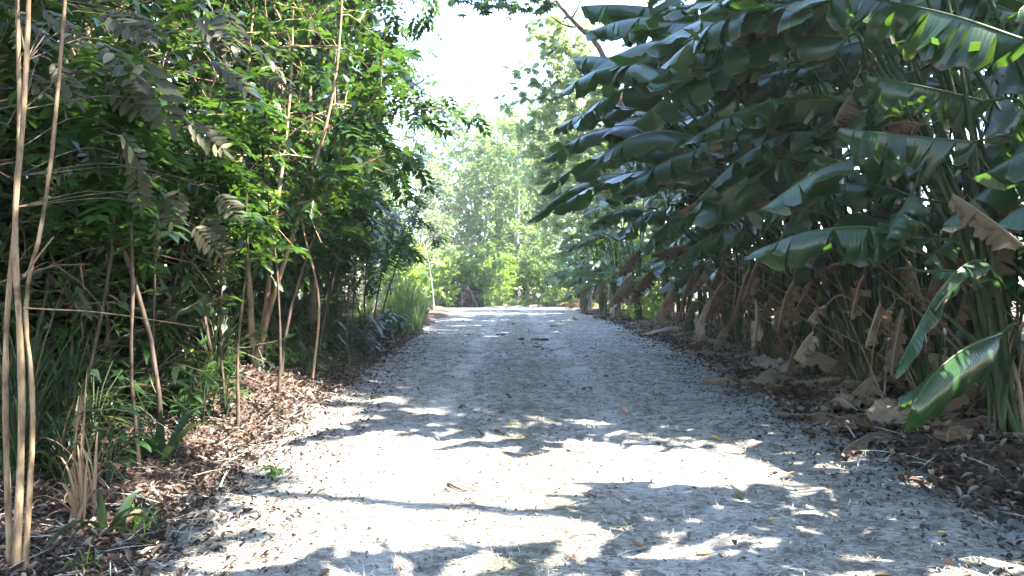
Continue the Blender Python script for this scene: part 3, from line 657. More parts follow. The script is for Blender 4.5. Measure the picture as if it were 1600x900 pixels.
near_st = [(bez([(0, 0, 0), (.02, .02, 1.0), (-.02, .02, 1.9), (.02, .05, 2.7), (.03, .1, 4.4)], 10), .036), (bez([(.03, .02, 0), (.06, .05, .9), (.02, .05, 1.5), (.12, .1, 2.2), (.22, .2, 4.2)], 10), .028),
           (bez([(-.06, .05, 0), (-.09, .05, 1.2), (-.05, .1, 2.4), (-.1, .1, 4.3)], 10), .03), (bez([(.03, .02, 1.62), (.13, 0, 1.74), (.2, 0, 1.83)], 6), .010), (bez([(.02, .03, 1.45), (.35, .2, 1.42), (.8, .4, 1.33)], 6), .007)]
nb = np.array(on_ground(-2.63, 3.95, -.03))
r = thing('multi_stemmed_sapling', tuple(nb), 'thin tan stems rising side by side at the very edge, olive leaf sprays above', 'tree')
wd, cr, br = MB(), MB(), MB()
for cv, rad in near_st: tube(wd, bez(cv, 18), rad * .5 * np.linspace(1.0, .6, 18) * (1 + .5 * np.exp(-np.arange(18) * 1.1)) * (1 + .10 * np.sin(np.arange(18) * 2.3 + rad * 99)), 10, .07)
LP, LF, LU, LS = [], [], [], []
for px, py, d, dx, dz, s_ in [(40, 30, 4.0, .6, -.6, .42), (95, 45, 4.2, .9, -.4, .40), (150, 60, 4.4, .7, -.7, .46), (200, 15, 4.6, .8, -.5, .5), (150, 20, 4.0, .9, -.3, .4), (215, 85, 4.6, .55, -.75, .62), (245, 150, 4.8, .5, -.8, .58),
                           (290, 185, 5.0, .6, -.75, .55), (335, 240, 5.2, .5, -.85, .45), (300, 20, 5.0, .6, -.6, .5), (350, 10, 5.2, .7, -.7, .55), (320, 90, 5.2, .7, -.4, .5), (280, 290, 5.2, .5, -.85, .5), (320, 330, 5.4, .2, -1, .5),
                           (300, 350, 5.2, .6, -.8, .46), (250, 330, 5.0, -.3, -.9, .42), (265, 430, 5.2, .1, -1, .22), (120, 440, 4.6, .2, -.9, .3), (110, 470, 4.6, .7, -.4, .24), (60, 165, 4.2, .7, -.5, .4), (120, 185, 4.4, .8, -.6, .42), (75, 90, 4.0, .5, -.8, .36),
                           (180, 200, 4.6, .6, -.7, .5), (210, 250, 4.8, .4, -.8, .5), (20, 100, 4.0, .7, -.6, .34), (10, 10, 3.9, .8, -.4, .4), (255, 40, 4.8, .7, -.6, .5), (380, 60, 5.4, .8, -.4, .5), (400, 120, 5.8, .9, -.3, .5), (60, 10, 4.4, .8, -.6, .5), (170, 120, 4.5, .7, -.7, .5), (340, 300, 5.3, .7, -.7, .5)]:
    if (px * 7 + py) % 4 == 1: continue
    P = at(px, py, d * 1.12) - nb; f = nrm(np.array((dx + g.normal(0, .3), g.uniform(-.6, .6), dz))); LP.append(P); LF.append(f); LU.append(nrm(np.array((g.normal(0, .5), -.5, .7)))); LS.append(s_ * g.uniform(.55, .85))
    b0 = bez(near_st[0][0], 18)[min(17, max(6, int((P[2] + .35) / 4.4 * 17)))]; m_ = (b0 + P) / 2 + (0, 0, .12)
    tube(br, bez([b0, m_, P], 8), np.linspace(.004, .0015, 8), 4)
cr.inst(T_PIN_BIG, frames(np.array(LF), np.array(LU)), np.array(LP), np.array(LS))
wd.build('trunk', MAT['bark_stem'], r); br.build('branch', MAT['bark_dark'], r); cr.build('crown', MAT['olive'], r, False)

# bright young sapling with ferny leaves in front of the dark tree
s0 = np.array(on_ground(-2.95, 11.0)); r = thing('young_sapling', tuple(s0), 'young sapling with fresh yellow-green feathery leaves catching the sun', 'tree')
wd, cr = MB(), MB(); top = at(468, 300, 11.0) - s0
tube(wd, bez([(0, 0, 0), (.1, 0, 1.2), top * (.7, 1, .8), top + (0, 0, .05)], 14), np.linspace(.022, .009, 14), 6)
F = np.array([(math.cos(a) * .9, math.sin(a) * .6, .35 - .5 * (k % 3) / 2) for k, a in enumerate(np.linspace(0, 6.0, 11))]); Pz = np.array([top - (0, 0, .07 * (k % 5)) for k in range(11)])
cr.inst(T_FERN, frames(F), Pz, g.uniform(.5, .75, 11)); wd.build('trunk', MAT['bark_tan'], r); cr.build('crown', MAT['lime'], r, False)

# the forest behind on the left
B_KW = dict(H=9, base=.12, Rc=2.1, r0=.06, limbs=46, twigs=7, leaves=9, tmpl=T_KITE, lsize=.17, prof=full, droop=.35, elev=(0, 45))
C_KW = dict(H=13, base=.18, Rc=2.8, r0=.10, limbs=50, twigs=7, leaves=11, tmpl=T_KITE, lsize=.25, prof=full, droop=.35, elev=(0, 45))
LW = 'leaf-hung tree standing in the dark wall of forest beyond the track edge'
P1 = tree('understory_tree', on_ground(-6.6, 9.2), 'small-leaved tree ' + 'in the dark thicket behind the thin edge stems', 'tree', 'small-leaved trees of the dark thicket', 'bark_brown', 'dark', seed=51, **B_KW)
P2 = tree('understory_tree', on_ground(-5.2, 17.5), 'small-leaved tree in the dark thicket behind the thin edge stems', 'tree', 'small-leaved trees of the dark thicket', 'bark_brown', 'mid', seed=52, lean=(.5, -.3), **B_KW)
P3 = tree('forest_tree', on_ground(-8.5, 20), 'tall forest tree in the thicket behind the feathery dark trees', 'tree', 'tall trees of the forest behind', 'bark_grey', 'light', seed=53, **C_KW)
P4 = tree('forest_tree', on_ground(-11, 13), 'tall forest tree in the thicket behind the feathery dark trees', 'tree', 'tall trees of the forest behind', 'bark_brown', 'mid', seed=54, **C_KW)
for x, y, k in [(-4.9, 7.2, 1), (-5.4, 9.2, 0), (-4.8, 5.9, 0), (-5.5, 8.2, 1), (-5.2, 6.4, 1), (-5.8, 10.6, 1), (-5.2, 13.5, 1), (-4.6, 15.6, 0), (-6.2, 6.6, 0), (-7.8, 6.6, 1), (-9.3, 9.5, 0), (-8.0, 12.2, 1), (-7.4, 15.4, 0), (-6.4, 20.5, 1), (-5.0, 21.0, 0), (-7.2, 24, 0), (-9.8, 16.8, 1), (-12.5, 11, 0), (-5.4, 25.5, 1), (-6.5, 30, 0), (-11, 21, 1), (-10.5, 6.2, 0), (-6.2, 11.8, 0)]:
    dup((P1, P2)[k], on_ground(x, y), g.uniform(0, 6.28), g.uniform(.8, 1.15))
for x, y, k in [(-13, 18, 0), (-15, 25, 1), (-10, 27, 0), (-17, 15, 1), (-19, 22, 0), (-9, 33, 1), (-14, 34, 0), (-22, 30, 1), (-7.5, 38, 0), (-13, 8.5, 0), (-8.5, 44, 1), (-24, 18, 0)]:
    dup((P3, P4)[k], on_ground(x, y), g.uniform(0, 6.28), g.uniform(.85, 1.2))
dup(TA, on_ground(-4.4, 18.6), 2.0, .82, 'dark feathery-leaved tree half hidden behind the taller one', None)
dup(TB, on_ground(-8.2, 8.4), 1.0, .9, 'dark feathery-leaved tree deep in the thicket near the olive sprays', None)

# rows of thin bare saplings under the dark tree
def sapling(seed, H):
    gg = np.random.default_rng(seed); r = thing('thin_sapling', (0, 0, 0), 'thin dark bare-stemmed sapling in the row under the dark feathery tree', 'sapling', 'thin saplings under the dark tree'); wd, cr = MB(), MB()
    cv = wander((0, 0, 0), (gg.normal(0, .06), gg.normal(0, .06), 1), H, 9, .05, .1, gg); tube(wd, cv, np.linspace(.020, .007, 10) * gg.uniform(.8, 1.25, 10), 6)
    n = 26; P = cv[gg.integers(6, 10, n)] + gg.normal(0, .12, (n, 3)); a = gg.uniform(0, 6.28, n); F = np.stack([np.cos(a), np.sin(a), gg.uniform(-.6, .3, n)], 1)
    cr.inst(T_PIN, frames(F), P, gg.uniform(.3, .5, n)); KIDS[r.name] = [wd.build('trunk', MAT['bark_dark'], r), cr.build('crown', MAT['mid'], r, False)]
    return r
SP = [sapling(61, 3.4), sapling(62, 2.8), sapling(63, 3.9)]
spots = [(-3.2, 14.9), (-3.45, 15.6), (-3.0, 16.2), (-2.95, 13.6), (-3.6, 13.4), (-4.0, 15.2), (-3.35, 17.4), (-3.6, 18.2), (-4.2, 12.6), (-4.6, 13.7), (-3.2, 12.2), (-5.0, 9.0), (-5.4, 8.0), (-4.4, 8.6), (-6.0, 7.4), (-5.9, 10.4), (-4.9, 11.8), (-3.5, 19.6), (-4.8, 16.6), (-4.1, 6.4), (-3.1, 6.6), (-3.5, 7.4), (-2.9, 7.9), (-3.9, 7.9), (-3.3, 8.6), (-4.3, 7.1), (-3.7, 9.3), (-3.0, 9.6), (-4.5, 9.4), (-3.2, 10.3), (-2.95, 5.9), (-3.6, 6.1)]
for k, (x, y) in enumerate(spots):
    o = SP[k] if k < 3 else dup(SP[k % 3], (0, 0, 0), g.uniform(0, 6), g.uniform(.8, 1.2)); o.location = on_ground(x, y, -.02)

# ---------------------------------------------------------------- undergrowth
def strap(name, label, group, seed, n, ln, wd, mat, spread=1.0, stiff=.5, cat='plant', base=.10):
    """tuft of arching strap blades"""
    gg = np.random.default_rng(seed); mb = MB(); t = np.linspace(0, 1, 8)
    for _ in range(n):
        a = gg.uniform(0, 6.28); e = gg.uniform(.15, 1) * spread; l = ln * gg.uniform(.55, 1.15); b0 = np.array((math.cos(gg.uniform(0, 6.3)), math.sin(gg.uniform(0, 6.3)), 0)) * gg.uniform(0, base)
        d = np.array((math.cos(a), math.sin(a), 0)); C = b0 + d * (l * e * .8 * t ** 1.5)[:, None] + np.array((0, 0, 1)) * (l * (t * (1 - .25 * e) - (1.1 - stiff) * e * t ** 3))[:, None]
        C[:, 2] = np.maximum(C[:, 2], .01 - .03 * (t < .1))
        s = nrm(np.cross(d, (0, 0, 1)) + gg.normal(0, .25, 3)); w_ = wd * gg.uniform(.7, 1.3) * np.minimum(1, t * 5 + .35) * (1 - t ** 2.5) * .5
        V = np.stack([C - s * w_[:, None], C + (0, 0, -.15 * wd), C + s * w_[:, None]], 1).reshape(-1, 3); i = np.arange(7)[:, None] * 3 + np.arange(2)[None]; i = i.ravel()
        mb.add(V, np.stack([i, i + 1, i + 4, i + 3], 1))
    o = mb.build(name, MAT[mat]); return tag(o, label, cat, group)
def herb(name, label, group, seed, n, tmpl, size, h, mat, wood='stalk', cat='plant'):
    gg = np.random.default_rng(seed); r = thing(name, (0, 0, 0), label, cat, group); wd, cr = MB(), MB(); P, F = [], []
    for _ in range(n):
        a = gg.uniform(0, 6.28); l = h * gg.uniform(.5, 1.1); q = gg.uniform(.05, .5) * l; tp = np.array((math.cos(a) * q, math.sin(a) * q, l)); tube(wd, bez([(0, 0, -.03), tp * (.35, .35, .6), tp], 6), np.linspace(.008, .003, 6), 4)
        for _k in range(3):
            b = a + gg.uniform(-1.3, 1.3); P.append(tp * gg.uniform(.55, 1)); F.append((math.cos(b), math.sin(b), gg.uniform(-.45, .3)))
    cr.inst(tmpl, frames(np.array(F)), np.array(P), size * gg.uniform(.6, 1.25, len(P))); KIDS[r.name] = [wd.build('stem', MAT[wood], r), cr.build('foliage', MAT[mat], r, False)]
    return r
G1 = 'strap-leaved tufts under the trees'; L1 = 'dark tuft of long arching strap leaves on the shaded bank'
ST = [strap('strap_plant', L1, G1, 71, 64, 1.5, .020, 'strap', 1.0, .42), strap('strap_plant', L1, G1, 72, 60, 1.1, .026, 'strap', 1.15, .3), strap('strap_plant', L1, G1, 73, 70, 1.8, .018, 'strap', .9, .45)]
def clear(pts, x0=365, x1=480, y1=10.9):                     # keeps the view to the forked tree and its litter mound open
    return [(x, y) for x, y in pts if not (x0 < CX + x / y * FPX < x1 and y < y1)]
def place(protos, pts, s=(.8, 1.2), dz=-.02):
    for k, (x, y) in enumerate(pts):
        o = protos[k] if k < len(protos) else dup(protos[k % len(protos)], (0, 0, 0))
        o.location = on_ground(x, y, dz); o.rotation_euler = (0, 0, g.uniform(0, 6.28)); q = g.uniform(*s); o.scale = (q, q, q)
def bank(n, y0, y1, d0, d1, pw=1.0):
    y = y0 + (y1 - y0) * g.random(n) ** pw; l, _ = edges(y); return list(zip(l - g.uniform(d0, d1, n), y))
place(ST, clear(bank(70, 5.0, 22, .9, 4.5) + bank(14, 5.0, 9, 1.2, 3.0)), (.65, 1.1))
HB = [herb('broadleaf_herb', 'low broad-leaved herb in the shade of the thicket', 'broad-leaved herbs on the bank', 81, 9, T_OVAL, .17, .6, 'mid'), herb('broadleaf_herb', 'low broad-leaved herb in the shade of the thicket', 'broad-leaved herbs on the bank', 82, 8, T_LONG, .32, .8, 'dark'),
      herb('broadleaf_herb', 'low broad-leaved herb in the shade of the thicket', 'broad-leaved herbs on the bank', 83, 12, T_OVAL, .11, .45, 'mid')]
place(HB, clear(bank(80, 5.0, 20, .55, 3.5) + bank(30, 5.0, 11, .5, 2.2) + bank(60, 8, 26, .15, 1.2)), (.6, 1.2))
FN = [herb('fern', 'dark fern with feathered fronds low on the bank', 'ferns on the shaded bank', 84, 5, T_FERN, .6, .5, 'dark', cat='fern')]
place(FN, clear(bank(18, 5.5, 18, .9, 3.0)), (.7, 1.2))
SH = [tree('thicket_shrub', on_ground(-6, 8), 'dark leafy shrub filling the thicket under the trees', 'shrub', 'shrubs filling the thicket', 'bark_brown', 'dark', seed=85, H=2.4, base=.06, Rc=1.2, r0=.025, limbs=22, twigs=6, leaves=8, tmpl=T_KITE, lsize=.15, prof=full, twl=(.3, .6)),
      tree('thicket_shrub', on_ground(-6, 8), 'dark leafy shrub filling the thicket under the trees', 'shrub', 'shrubs filling the thicket', 'bark_brown', 'mid', seed=86, H=3.0, base=.06, Rc=1.3, r0=.03, limbs=22, twigs=6, leaves=8, tmpl=T_LONG, lsize=.26, prof=full, twl=(.3, .6))]
place(SH, clear(bank(36, 5.5, 12, 1.7, 4.5) + bank(26, 6.5, 20, 1.5, 5.0)) + bank(14, 18, 40, 1.0, 6.0) + [(-8, 11), (-9.5, 14), (-7, 18)], (.7, 1.15))
# dried tuft, blue-green blades, little seedlings on the bank
o = strap('dried_grass_tuft', 'withered straw-brown tuft with broken stalks at the edge of the litter', None, 91, 26, .72, .018, 'dry', 1.25, .15); o.location = on_ground(-2.75, 4.75)
o = strap('dried_grass_tuft', 'taller withered stalks leaning behind the straw-brown tuft', None, 92, 18, 1.1, .012, 'dry', .9, .5); o.location = on_ground(-3.0, 5.3)
o = strap('broad_strap_plant', 'few broad blue-green blades arching low by the withered tuft', None, 93, 8, .62, .075, 'strap', 1.3, .35); o.location = on_ground(-2.45, 4.55)
o = strap('broad_strap_plant', 'one broad bluish blade held out over the litter bank', None, 94, 6, .9, .07, 'strap', 1.2, .75); o.location = on_ground(-2.9, 6.2)
o = strap('young_grass_tuft', 'small fresh green grass tuft at the sunny edge of the litter', None, 95, 22, .28, .012, 'lime', .9, .4); o.location = on_ground(-2.35, 4.7)
o = strap('young_grass_tuft', 'tiny green blades beside the base of the thin tan stems', None, 96, 14, .2, .012, 'lime', 1, .4); o.location = on_ground(-2.35, 4.1)
for (px, py), lab in zip([(425, 750), (296, 590), (505, 590), (560, 560)], ['small bright seedling standing in the litter beside the sunny track', 'bright seedling at the foot of the mound', 'yellowish seedling below the forked tree', 'green seedling near the row of thin saplings']):
    h_ = herb('seedling', lab, None, 100 + px, 4, T_OVAL, .10, .22 if px > 400 else .6, 'lime'); h_.location = on_ground(*gp(px, py))
# tall grass at the bend
GR = [strap('tall_grass_clump', 'tall green grass clump at the left bend of the track', 'tall grass clumps at the bend', 97, 120, 2.2, .035, 'grass', .7, .6, 'grass clump', .35), strap('tall_grass_clump', 'tall green grass clump at the left bend of the track', 'tall grass clumps at the bend', 98, 110, 1.7, .03, 'grass', .8, .5, 'grass clump', .35)]
place(GR, [(-3.5, 23.5), (-3.3, 25.5), (-3.8, 27), (-4.2, 24.6), (-3.7, 29.5), (-4.3, 22), (-4.4, 31), (-3.9, 33), (-4.6, 28.5), (-5.4, 26), (-4.5, 36), (-5, 20.5)], (.75, 1.1))
HF = [strap('meadow_grass_tuft', 'low sunny grass tuft at the far end of the track', 'low grass tufts at the far end', 99, 90, .9, .04, 'grass', .9, .5, 'grass clump', .5)]
place(HF, [(x, y) for x, y in zip(g.uniform(-6, 4.2, 34), g.uniform(66, 76, 34)) if not (1.6 < x < 3.1 and y < 68.5)], (.7, 1.3))

# ---------------------------------------------------------------- the sunny end of the track
FAR = 'sunlit trees closing the view'
D_KW = dict(base=.06, twigs=8, leaves=14, prof=full, droop=.3, elev=(5, 50), twl=(.7, 1.6))
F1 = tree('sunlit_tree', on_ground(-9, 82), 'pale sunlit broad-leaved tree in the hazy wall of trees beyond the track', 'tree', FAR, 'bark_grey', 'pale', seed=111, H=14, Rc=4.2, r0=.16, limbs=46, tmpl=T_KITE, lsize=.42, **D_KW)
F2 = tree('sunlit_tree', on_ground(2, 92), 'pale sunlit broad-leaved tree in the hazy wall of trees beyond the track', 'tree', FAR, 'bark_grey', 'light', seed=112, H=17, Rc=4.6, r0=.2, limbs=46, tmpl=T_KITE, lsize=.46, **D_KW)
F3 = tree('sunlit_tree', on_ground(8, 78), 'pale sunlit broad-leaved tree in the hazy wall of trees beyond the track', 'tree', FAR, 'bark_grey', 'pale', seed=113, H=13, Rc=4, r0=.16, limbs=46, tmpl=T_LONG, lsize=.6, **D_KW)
for x, y, k, s_ in [(-4, 88, 2, 1.25), (-14, 76, 1, .9), (-2, 104, 1, 1.4), (6, 100, 0, 1.55), (12, 90, 1, 1.05), (-10, 98, 1, 1.0), (-18, 92, 0, 1.2), (15, 76, 0, 1), (-7, 72, 2, .62), (17, 104, 1, 1.2), (-22, 80, 1, 1), (-12, 62, 0, .8), (-9.5, 54, 2, .7), (10, 66, 2, .85), (24, 92, 0, 1.2), (-28, 96, 1, 1.2), (2, 116, 1, 1.6), (-14, 114, 1, 1.5), (13, 118, 1, 1.4), (.4, 79, 1, 1.1), (4.9, 47, 1, .78), (-5, 96, 1, 1.35), (-8, 108, 1, 1.6), (0, 86, 0, 1.2), (4, 90, 2, 1.35), (-3.2, 84, 1, 1.05), (-6, 80, 0, .85)]:
    dup((F1, F2, F3)[k], on_ground(x, y), g.uniform(0, 6), s_)
BS = [tree('leafy_bush', on_ground(-2, 74), 'rounded bright green bush in the thicket where the track ends', 'bush', 'bright bushes where the track ends', 'bark_brown', 'lime', seed=115, H=3.2, base=.05, Rc=2.0, r0=.04, limbs=26, twigs=6, leaves=9, tmpl=T_KITE, lsize=.34, prof=full, twl=(.4, .9)),
      tree('leafy_bush', on_ground(-2, 74), 'rounded bright green bush in the thicket where the track ends', 'bush', 'bright bushes where the track ends', 'bark_brown', 'light', seed=116, H=4.2, base=.05, Rc=2.2, r0=.04, limbs=26, twigs=6, leaves=9, tmpl=T_KITE, lsize=.36, prof=full, twl=(.4, .9))]
place(BS, [(-6.1, 63.2), (-2.6, 66.2), (-5.2, 66.9), (-6.2, 66.5), (-4.6, 68.2), (-3.0, 68.6), (-1.6, 71), (-2.4, 73), (-.6, 75), (1.2, 76), (-4.0, 78), (3.6, 74), (5.2, 72), (.4, 80), (-7.2, 68), (-8, 60), (-7.5, 52), (-7.2, 46), (-6.4, 42), (6.5, 66), (7.6, 60), (7.4, 54), (7, 48), (6.8, 42), (6.4, 36), (-6, 80), (4.5, 82), (-8.8, 74), (2.4, 84), (-2.6, 84), (6.6, 31), (8.6, 44)], (.8, 1.2))
# airy tree with large lobed leaves standing into the sky, right of the gap
AT = tree('airy_tree', on_ground(5.2, 38), 'airy tree with big lobed leaves leaning into the open sky', 'tree', 'airy lobed-leaved trees', 'bark_grey', 'pale', seed=121, H=13.5, base=.35, Rc=4.2, r0=.16, limbs=46, twigs=7, leaves=7, tmpl=T_PALM, lsize=.55, lean=(-3.2, 0), prof=full, twl=(.6, 1.4), droop=.6)
dup(AT, on_ground(6.4, 64), 0.1, 1.15, 'second airy lobed-leaved tree standing farther back in the glare'); dup(AT, on_ground(8.5, 50), 4.0, 1.2, 'airy lobed-leaved tree rising behind the banana clump')
# dead pale branches
wd = MB(); gg = np.random.default_rng(125); st = wander((0, 0, 0), (.05, 0, 1), 9.5, 8, .05, .1, gg); tube(wd, st, np.linspace(.075, .03, 9), 7)
for k in range(20):
    b = st[gg.integers(3, 9)]; lb = wander(b, (gg.normal(), gg.normal() * .6, gg.uniform(.2, 1)), gg.uniform(1.2, 3.2), 5, .18, .3, gg); tube(wd, lb, np.linspace(.05, .014, 6), 4)
    for _ in range(3): tube(wd, wander(lb[gg.integers(2, 6)], gg.normal(0, 1, 3) + (0, 0, .4), gg.uniform(.5, 1.3), 3, .2, .2, gg), np.linspace(.022, .008, 4), 3)
r = thing('bare_tree', on_ground(-6.3, 60), 'leafless pale tree with thin bleached branches beside the feathery dark crown', 'tree'); wd.build('trunk', MAT['bark_grey'], r)
# dark hollow under the bushes, its shade built as a dark mound
gg = np.random.default_rng(127); mb = MB()
x0, y0 = -4.3, 65.5; n1, n2 = 40, 16
V = []
for i in range(n2 + 1):
    u = i / n2
    for k in range(n1):
        a = 2 * math.pi * k / n1
        q = .30 * float(vnoise(math.cos(a) * 2 + 5, math.sin(a) * 2 + u * 3, .8, 6)) + .16 * float(vnoise(math.cos(a) * 2 + 5, math.sin(a) * 2 + u * 4, .25, 7))
        rr = (1.7 * (1 - u ** 2.6) ** .7 + .02) * (1 + q); V.append((rr * math.cos(a) + .5 * u * u, rr * .8 * math.sin(a), -.15 + 1.8 * u * (1 + .5 * q)))
i, k = np.meshgrid(np.arange(n2), np.arange(n1), indexing='ij'); Q = np.stack([i * n1 + k, i * n1 + (k + 1) % n1, (i + 1) * n1 + (k + 1) % n1, (i + 1) * n1 + k], -1).reshape(-1, 4); mb.add(V, Q)
MAT['hollow_shade'] = bark_mat('painted_hollow_shade', (.010, .007, .005), (.035, .025, .018), 6)  # near-black colour stands in for the shade inside the hollow
r = thing('dark_hollow', on_ground(x0, y0), 'dark earthy root mound under the bushes at the end of the track', 'root mound'); mb.build('hollow_body', MAT['hollow_shade'], r)
for k in range(26):
    a = gg.uniform(3.0, 7.0); t_ = gg.uniform(.6, 1.25); b = MB(); p1 = np.array((gg.normal(0, .5), gg.normal(0, .3), gg.uniform(1.2, 2.1))); p3 = np.array((1.9 * t_ * math.cos(a), 1.6 * t_ * math.sin(a), -.05))
    tube(b, bez([p1, p1 * .45 + p3 * .6 + (gg.normal(0, .2), 0, gg.uniform(0, .7)), p3], 8), np.linspace(.03, .014, 8), 5); b.build('root', MAT['bark_brown'] if k % 3 else MAT['bark_grey'], r)  # dead stems hanging in front of the hollow
o = strap('straw_heap', 'pale straw-coloured heap of dead blades beside the domed leaf', None, 128, 130, 1.5, .04, 'dry', 1.2, .3, 'plant', .5); o.location = on_ground(4.9, 60)

# ---------------------------------------------------------------- tall forest on the right, mostly above the picture: it shades the track
TK = dict(H=22, base=.30, Rc=5.2, r0=.28, limbs=54, twigs=8, leaves=11, tmpl=T_KITE, lsize=.50, prof=full, droop=.3, elev=(5, 45), twl=(.8, 1.8))
C1 = tree('canopy_tree', on_ground(12, 16), 'tall canopy tree rising behind the banana clump', 'tree', 'tall canopy trees behind the clump', 'bark_grey', 'mid', seed=131, **TK)
C2 = tree('canopy_tree', on_ground(10, 23), 'tall canopy tree rising behind the banana clump', 'tree', 'tall canopy trees behind the clump', 'bark_grey', 'light', seed=132, **TK)
for x, y, k, s_ in [(9.5, 10.5, 0, .85), (11.5, 29, 0, 1), (18, 20, 1, 1.05), (17, 12, 0, 1), (16, 28, 0, 1.1), (12.5, 36, 1, .9), (23, 15, 0, 1.2), (24, 25, 1, 1.2), (8.6, 16, 1, .8), (14, 45, 0, .9), (7.6, 20, 0, .7), (8.4, 13, 1, .75)]:
    dup((C1, C2)[k], on_ground(x, y), g.uniform(0, 6), s_)
TK.update(base=.66, H=25, limbs=44); TK.pop('elev')  # unseen high crowns, placed to shade the left thicket, not the near track
C3 = tree('canopy_tree', on_ground(15, -5), 'tall bare-boled canopy tree near the viewpoint, crown above the picture', 'tree', 'bare-boled canopy trees near the viewpoint', 'bark_grey', 'mid', seed=133, elev=(0, 30), **TK)
for x, y, s_ in [(10.5, 9.5, .62), (12, -6, 1.0), (17, 14, 1.1), (18, -8, 1.15), (8.0, -5.5, .95)]: dup(C3, on_ground(x, y), g.uniform(0, 6), s_)
tree('leaning_shade_tree', on_ground(6.5, 2.2), 'leaning tree beside the viewpoint whose crown shades the olive leaf sprays', 'tree', None, 'bark_grey', 'mid', seed=134, H=8.6, base=.72, Rc=1.35, r0=.11, limbs=30, twigs=6, leaves=9, tmpl=T_KITE, lsize=.26, lean=(-6.0, 1.4), prof=full)  # unseen crown put in to keep sun off the near-left sprays
dup(SH[0], on_ground(-4.9, 64.2), 1.0, .8, 'small dark shrub added in front of the dark hollow to deepen it', None); dup(SH[1], on_ground(-3.0, 66.6), 2.0, .8, 'small dark shrub added at the child-facing side of the dark hollow to deepen it', None)  # dark shrubs added to make the hollow read darker
dup(P4, on_ground(8.6, 8.2), 1.0, 1.0, 'tall forest tree added right behind the near end of the banana clump to block sun', None)  # put in to keep direct sun off the near leaves
place([dup(SH[0], (0, 0, 0), 0, 1, 'leafy shrub in the sunlit forest behind the banana clump', 'shrubs behind the banana clump')], [(10, 8), (12, 10), (10.5, 12.5), (12, 15), (11, 18), (13, 21), (12, 25), (14, 12), (15, 17), (9.8, 21), (10.5, 27), (13.5, 7.5)], (1.0, 1.7))
place([dup(P2, (0, 0, 0), 0, 1, 'small-leaved tree in the sunlit forest behind the banana clump', 'trees behind the banana clump')], [(13, 13.5), (11, 20), (14, 18), (12.4, 8.5), (15, 9), (13, 24), (11, 31), (16, 23), (10, 35), (9, 39), (8.3, 7.0), (9.2, 9.3), (8.8, 11.5)], (.8, 1.05))  # the ones closest to the clump were added against sun flecks on it
# tree whose branch hangs into the sky at the top
r = thing('overhanging_tree', on_ground(6.4, 30), 'tree reaching a bare dark branch across the sky from behind the clump', 'tree'); o0 = np.array(r.location); wd, cr = MB(), MB(); gg = np.random.default_rng(135)
main = np.array([(6.4, 30, float(o0[2]) - .1), (5.8, 30, 4), (4.6, 30, 8.2), at(940, 82, 29), at(905, 42, 28.5), at(868, 0, 28), at(830, -60, 27.5), at(760, -95, 27)]) - o0
tube(wd, bez(main, 30), np.linspace(.17, .03, 30), 7)
subs = [(at(905, 42, 28.5), at(880, 38, 28), at(850, 15, 27.6), at(820, -20, 27)), (at(893, 30, 28.4), at(905, 5, 28), at(908, -30, 28)), (at(868, 0, 28), at(850, 2, 27), at(800, -14, 26.6)), (at(830, -60, 27.5), at(790, -30, 27), at(745, -8, 26.5), at(715, -2, 26.2)), (at(830, -60, 27.5), at(810, -20, 27.2), at(790, 5, 27), at(770, 12, 27))]
P, F = [], []
for q in subs:
    cv = bez(np.array(q) - o0, 12); tube(wd, cv, np.linspace(.045, .012, 12), 5)
    if q is subs[0] or q is subs[1]: continue
    for _ in range(26): P.append(cv[gg.integers(4, 12)] + gg.normal(0, .16, 3)); F.append(gg.normal(0, 1, 3) * (1, 1, .4) + (0, 0, -.3))
cr.inst(T_PALM, frames(np.array(F)), np.array(P), gg.uniform(.4, .7, len(P))); wd.build('trunk', MAT['bark_brown'], r); cr.build('crown', MAT['dark'], r, False)

tree('high_shade_tree', on_ground(5.2, 4.0), 'slim tall tree beside the viewpoint, crown far above the picture, shading the near thicket', 'tree', None, 'bark_grey', 'mid', seed=136, H=20, base=.66, Rc=3.0, r0=.13, limbs=36, twigs=7, leaves=9, tmpl=T_KITE, lsize=.40, prof=full)  # added crown shades the near-left bank and spares the sunlit track
# the same forest goes on unseen behind the viewpoint, added to block skylight
for x, y, k in [(-5, -3, 0), (-7, 1, 1), (-6, -8, 1), (-3, -12, 0), (2, -14, 1), (6, -11, 0), (9, -9, 1), (-9, -5, 0), (-5.5, 2.6, 1), (10, -3, 0), (0, -18, 0), (-10, 3, 1)]:
    dup((P3, P4)[k], on_ground(x, y), g.uniform(0, 6.28), g.uniform(.9, 1.15), 'tall forest tree unseen behind the viewpoint, blocking skylight', 'forest trees behind the viewpoint')

# ---------------------------------------------------------------- things on the track
def clod(x, y, s, label, group=None, name='mud_clod', mat='clod', n=5, seed=1):
    gg = np.random.default_rng(seed); bm = bmesh.new()
    for _ in range(n):
        q = bmesh.ops.create_icosphere(bm, subdivisions=2, radius=s * gg.uniform(.25, .5))['verts']; c = Vector((gg.normal(0, s * .6), gg.normal(0, s * .25), s * .12)); z = gg.uniform(.4, .7)
        for v in q: v.co = Vector((v.co.x * 1.3, v.co.y, v.co.z * z)) * (1 + .35 * float(vnoise(v.co.x * 3 + c.x, v.co.y * 3 + v.co.z * 2, s * .6, seed))) + c
    me = bpy.data.meshes.new(name); bm.to_mesh(me); bm.free(); me.materials.append(MAT[mat]); ob = bpy.data.objects.new(name, me); COL.objects.link(ob); ob.location = on_ground(x, y, -.005)
    return tag(ob, label, 'clod', group)
MAT['clod'] = bark_mat('dark_mud', (.028, .020, .016), (.075, .055, .042), 30)
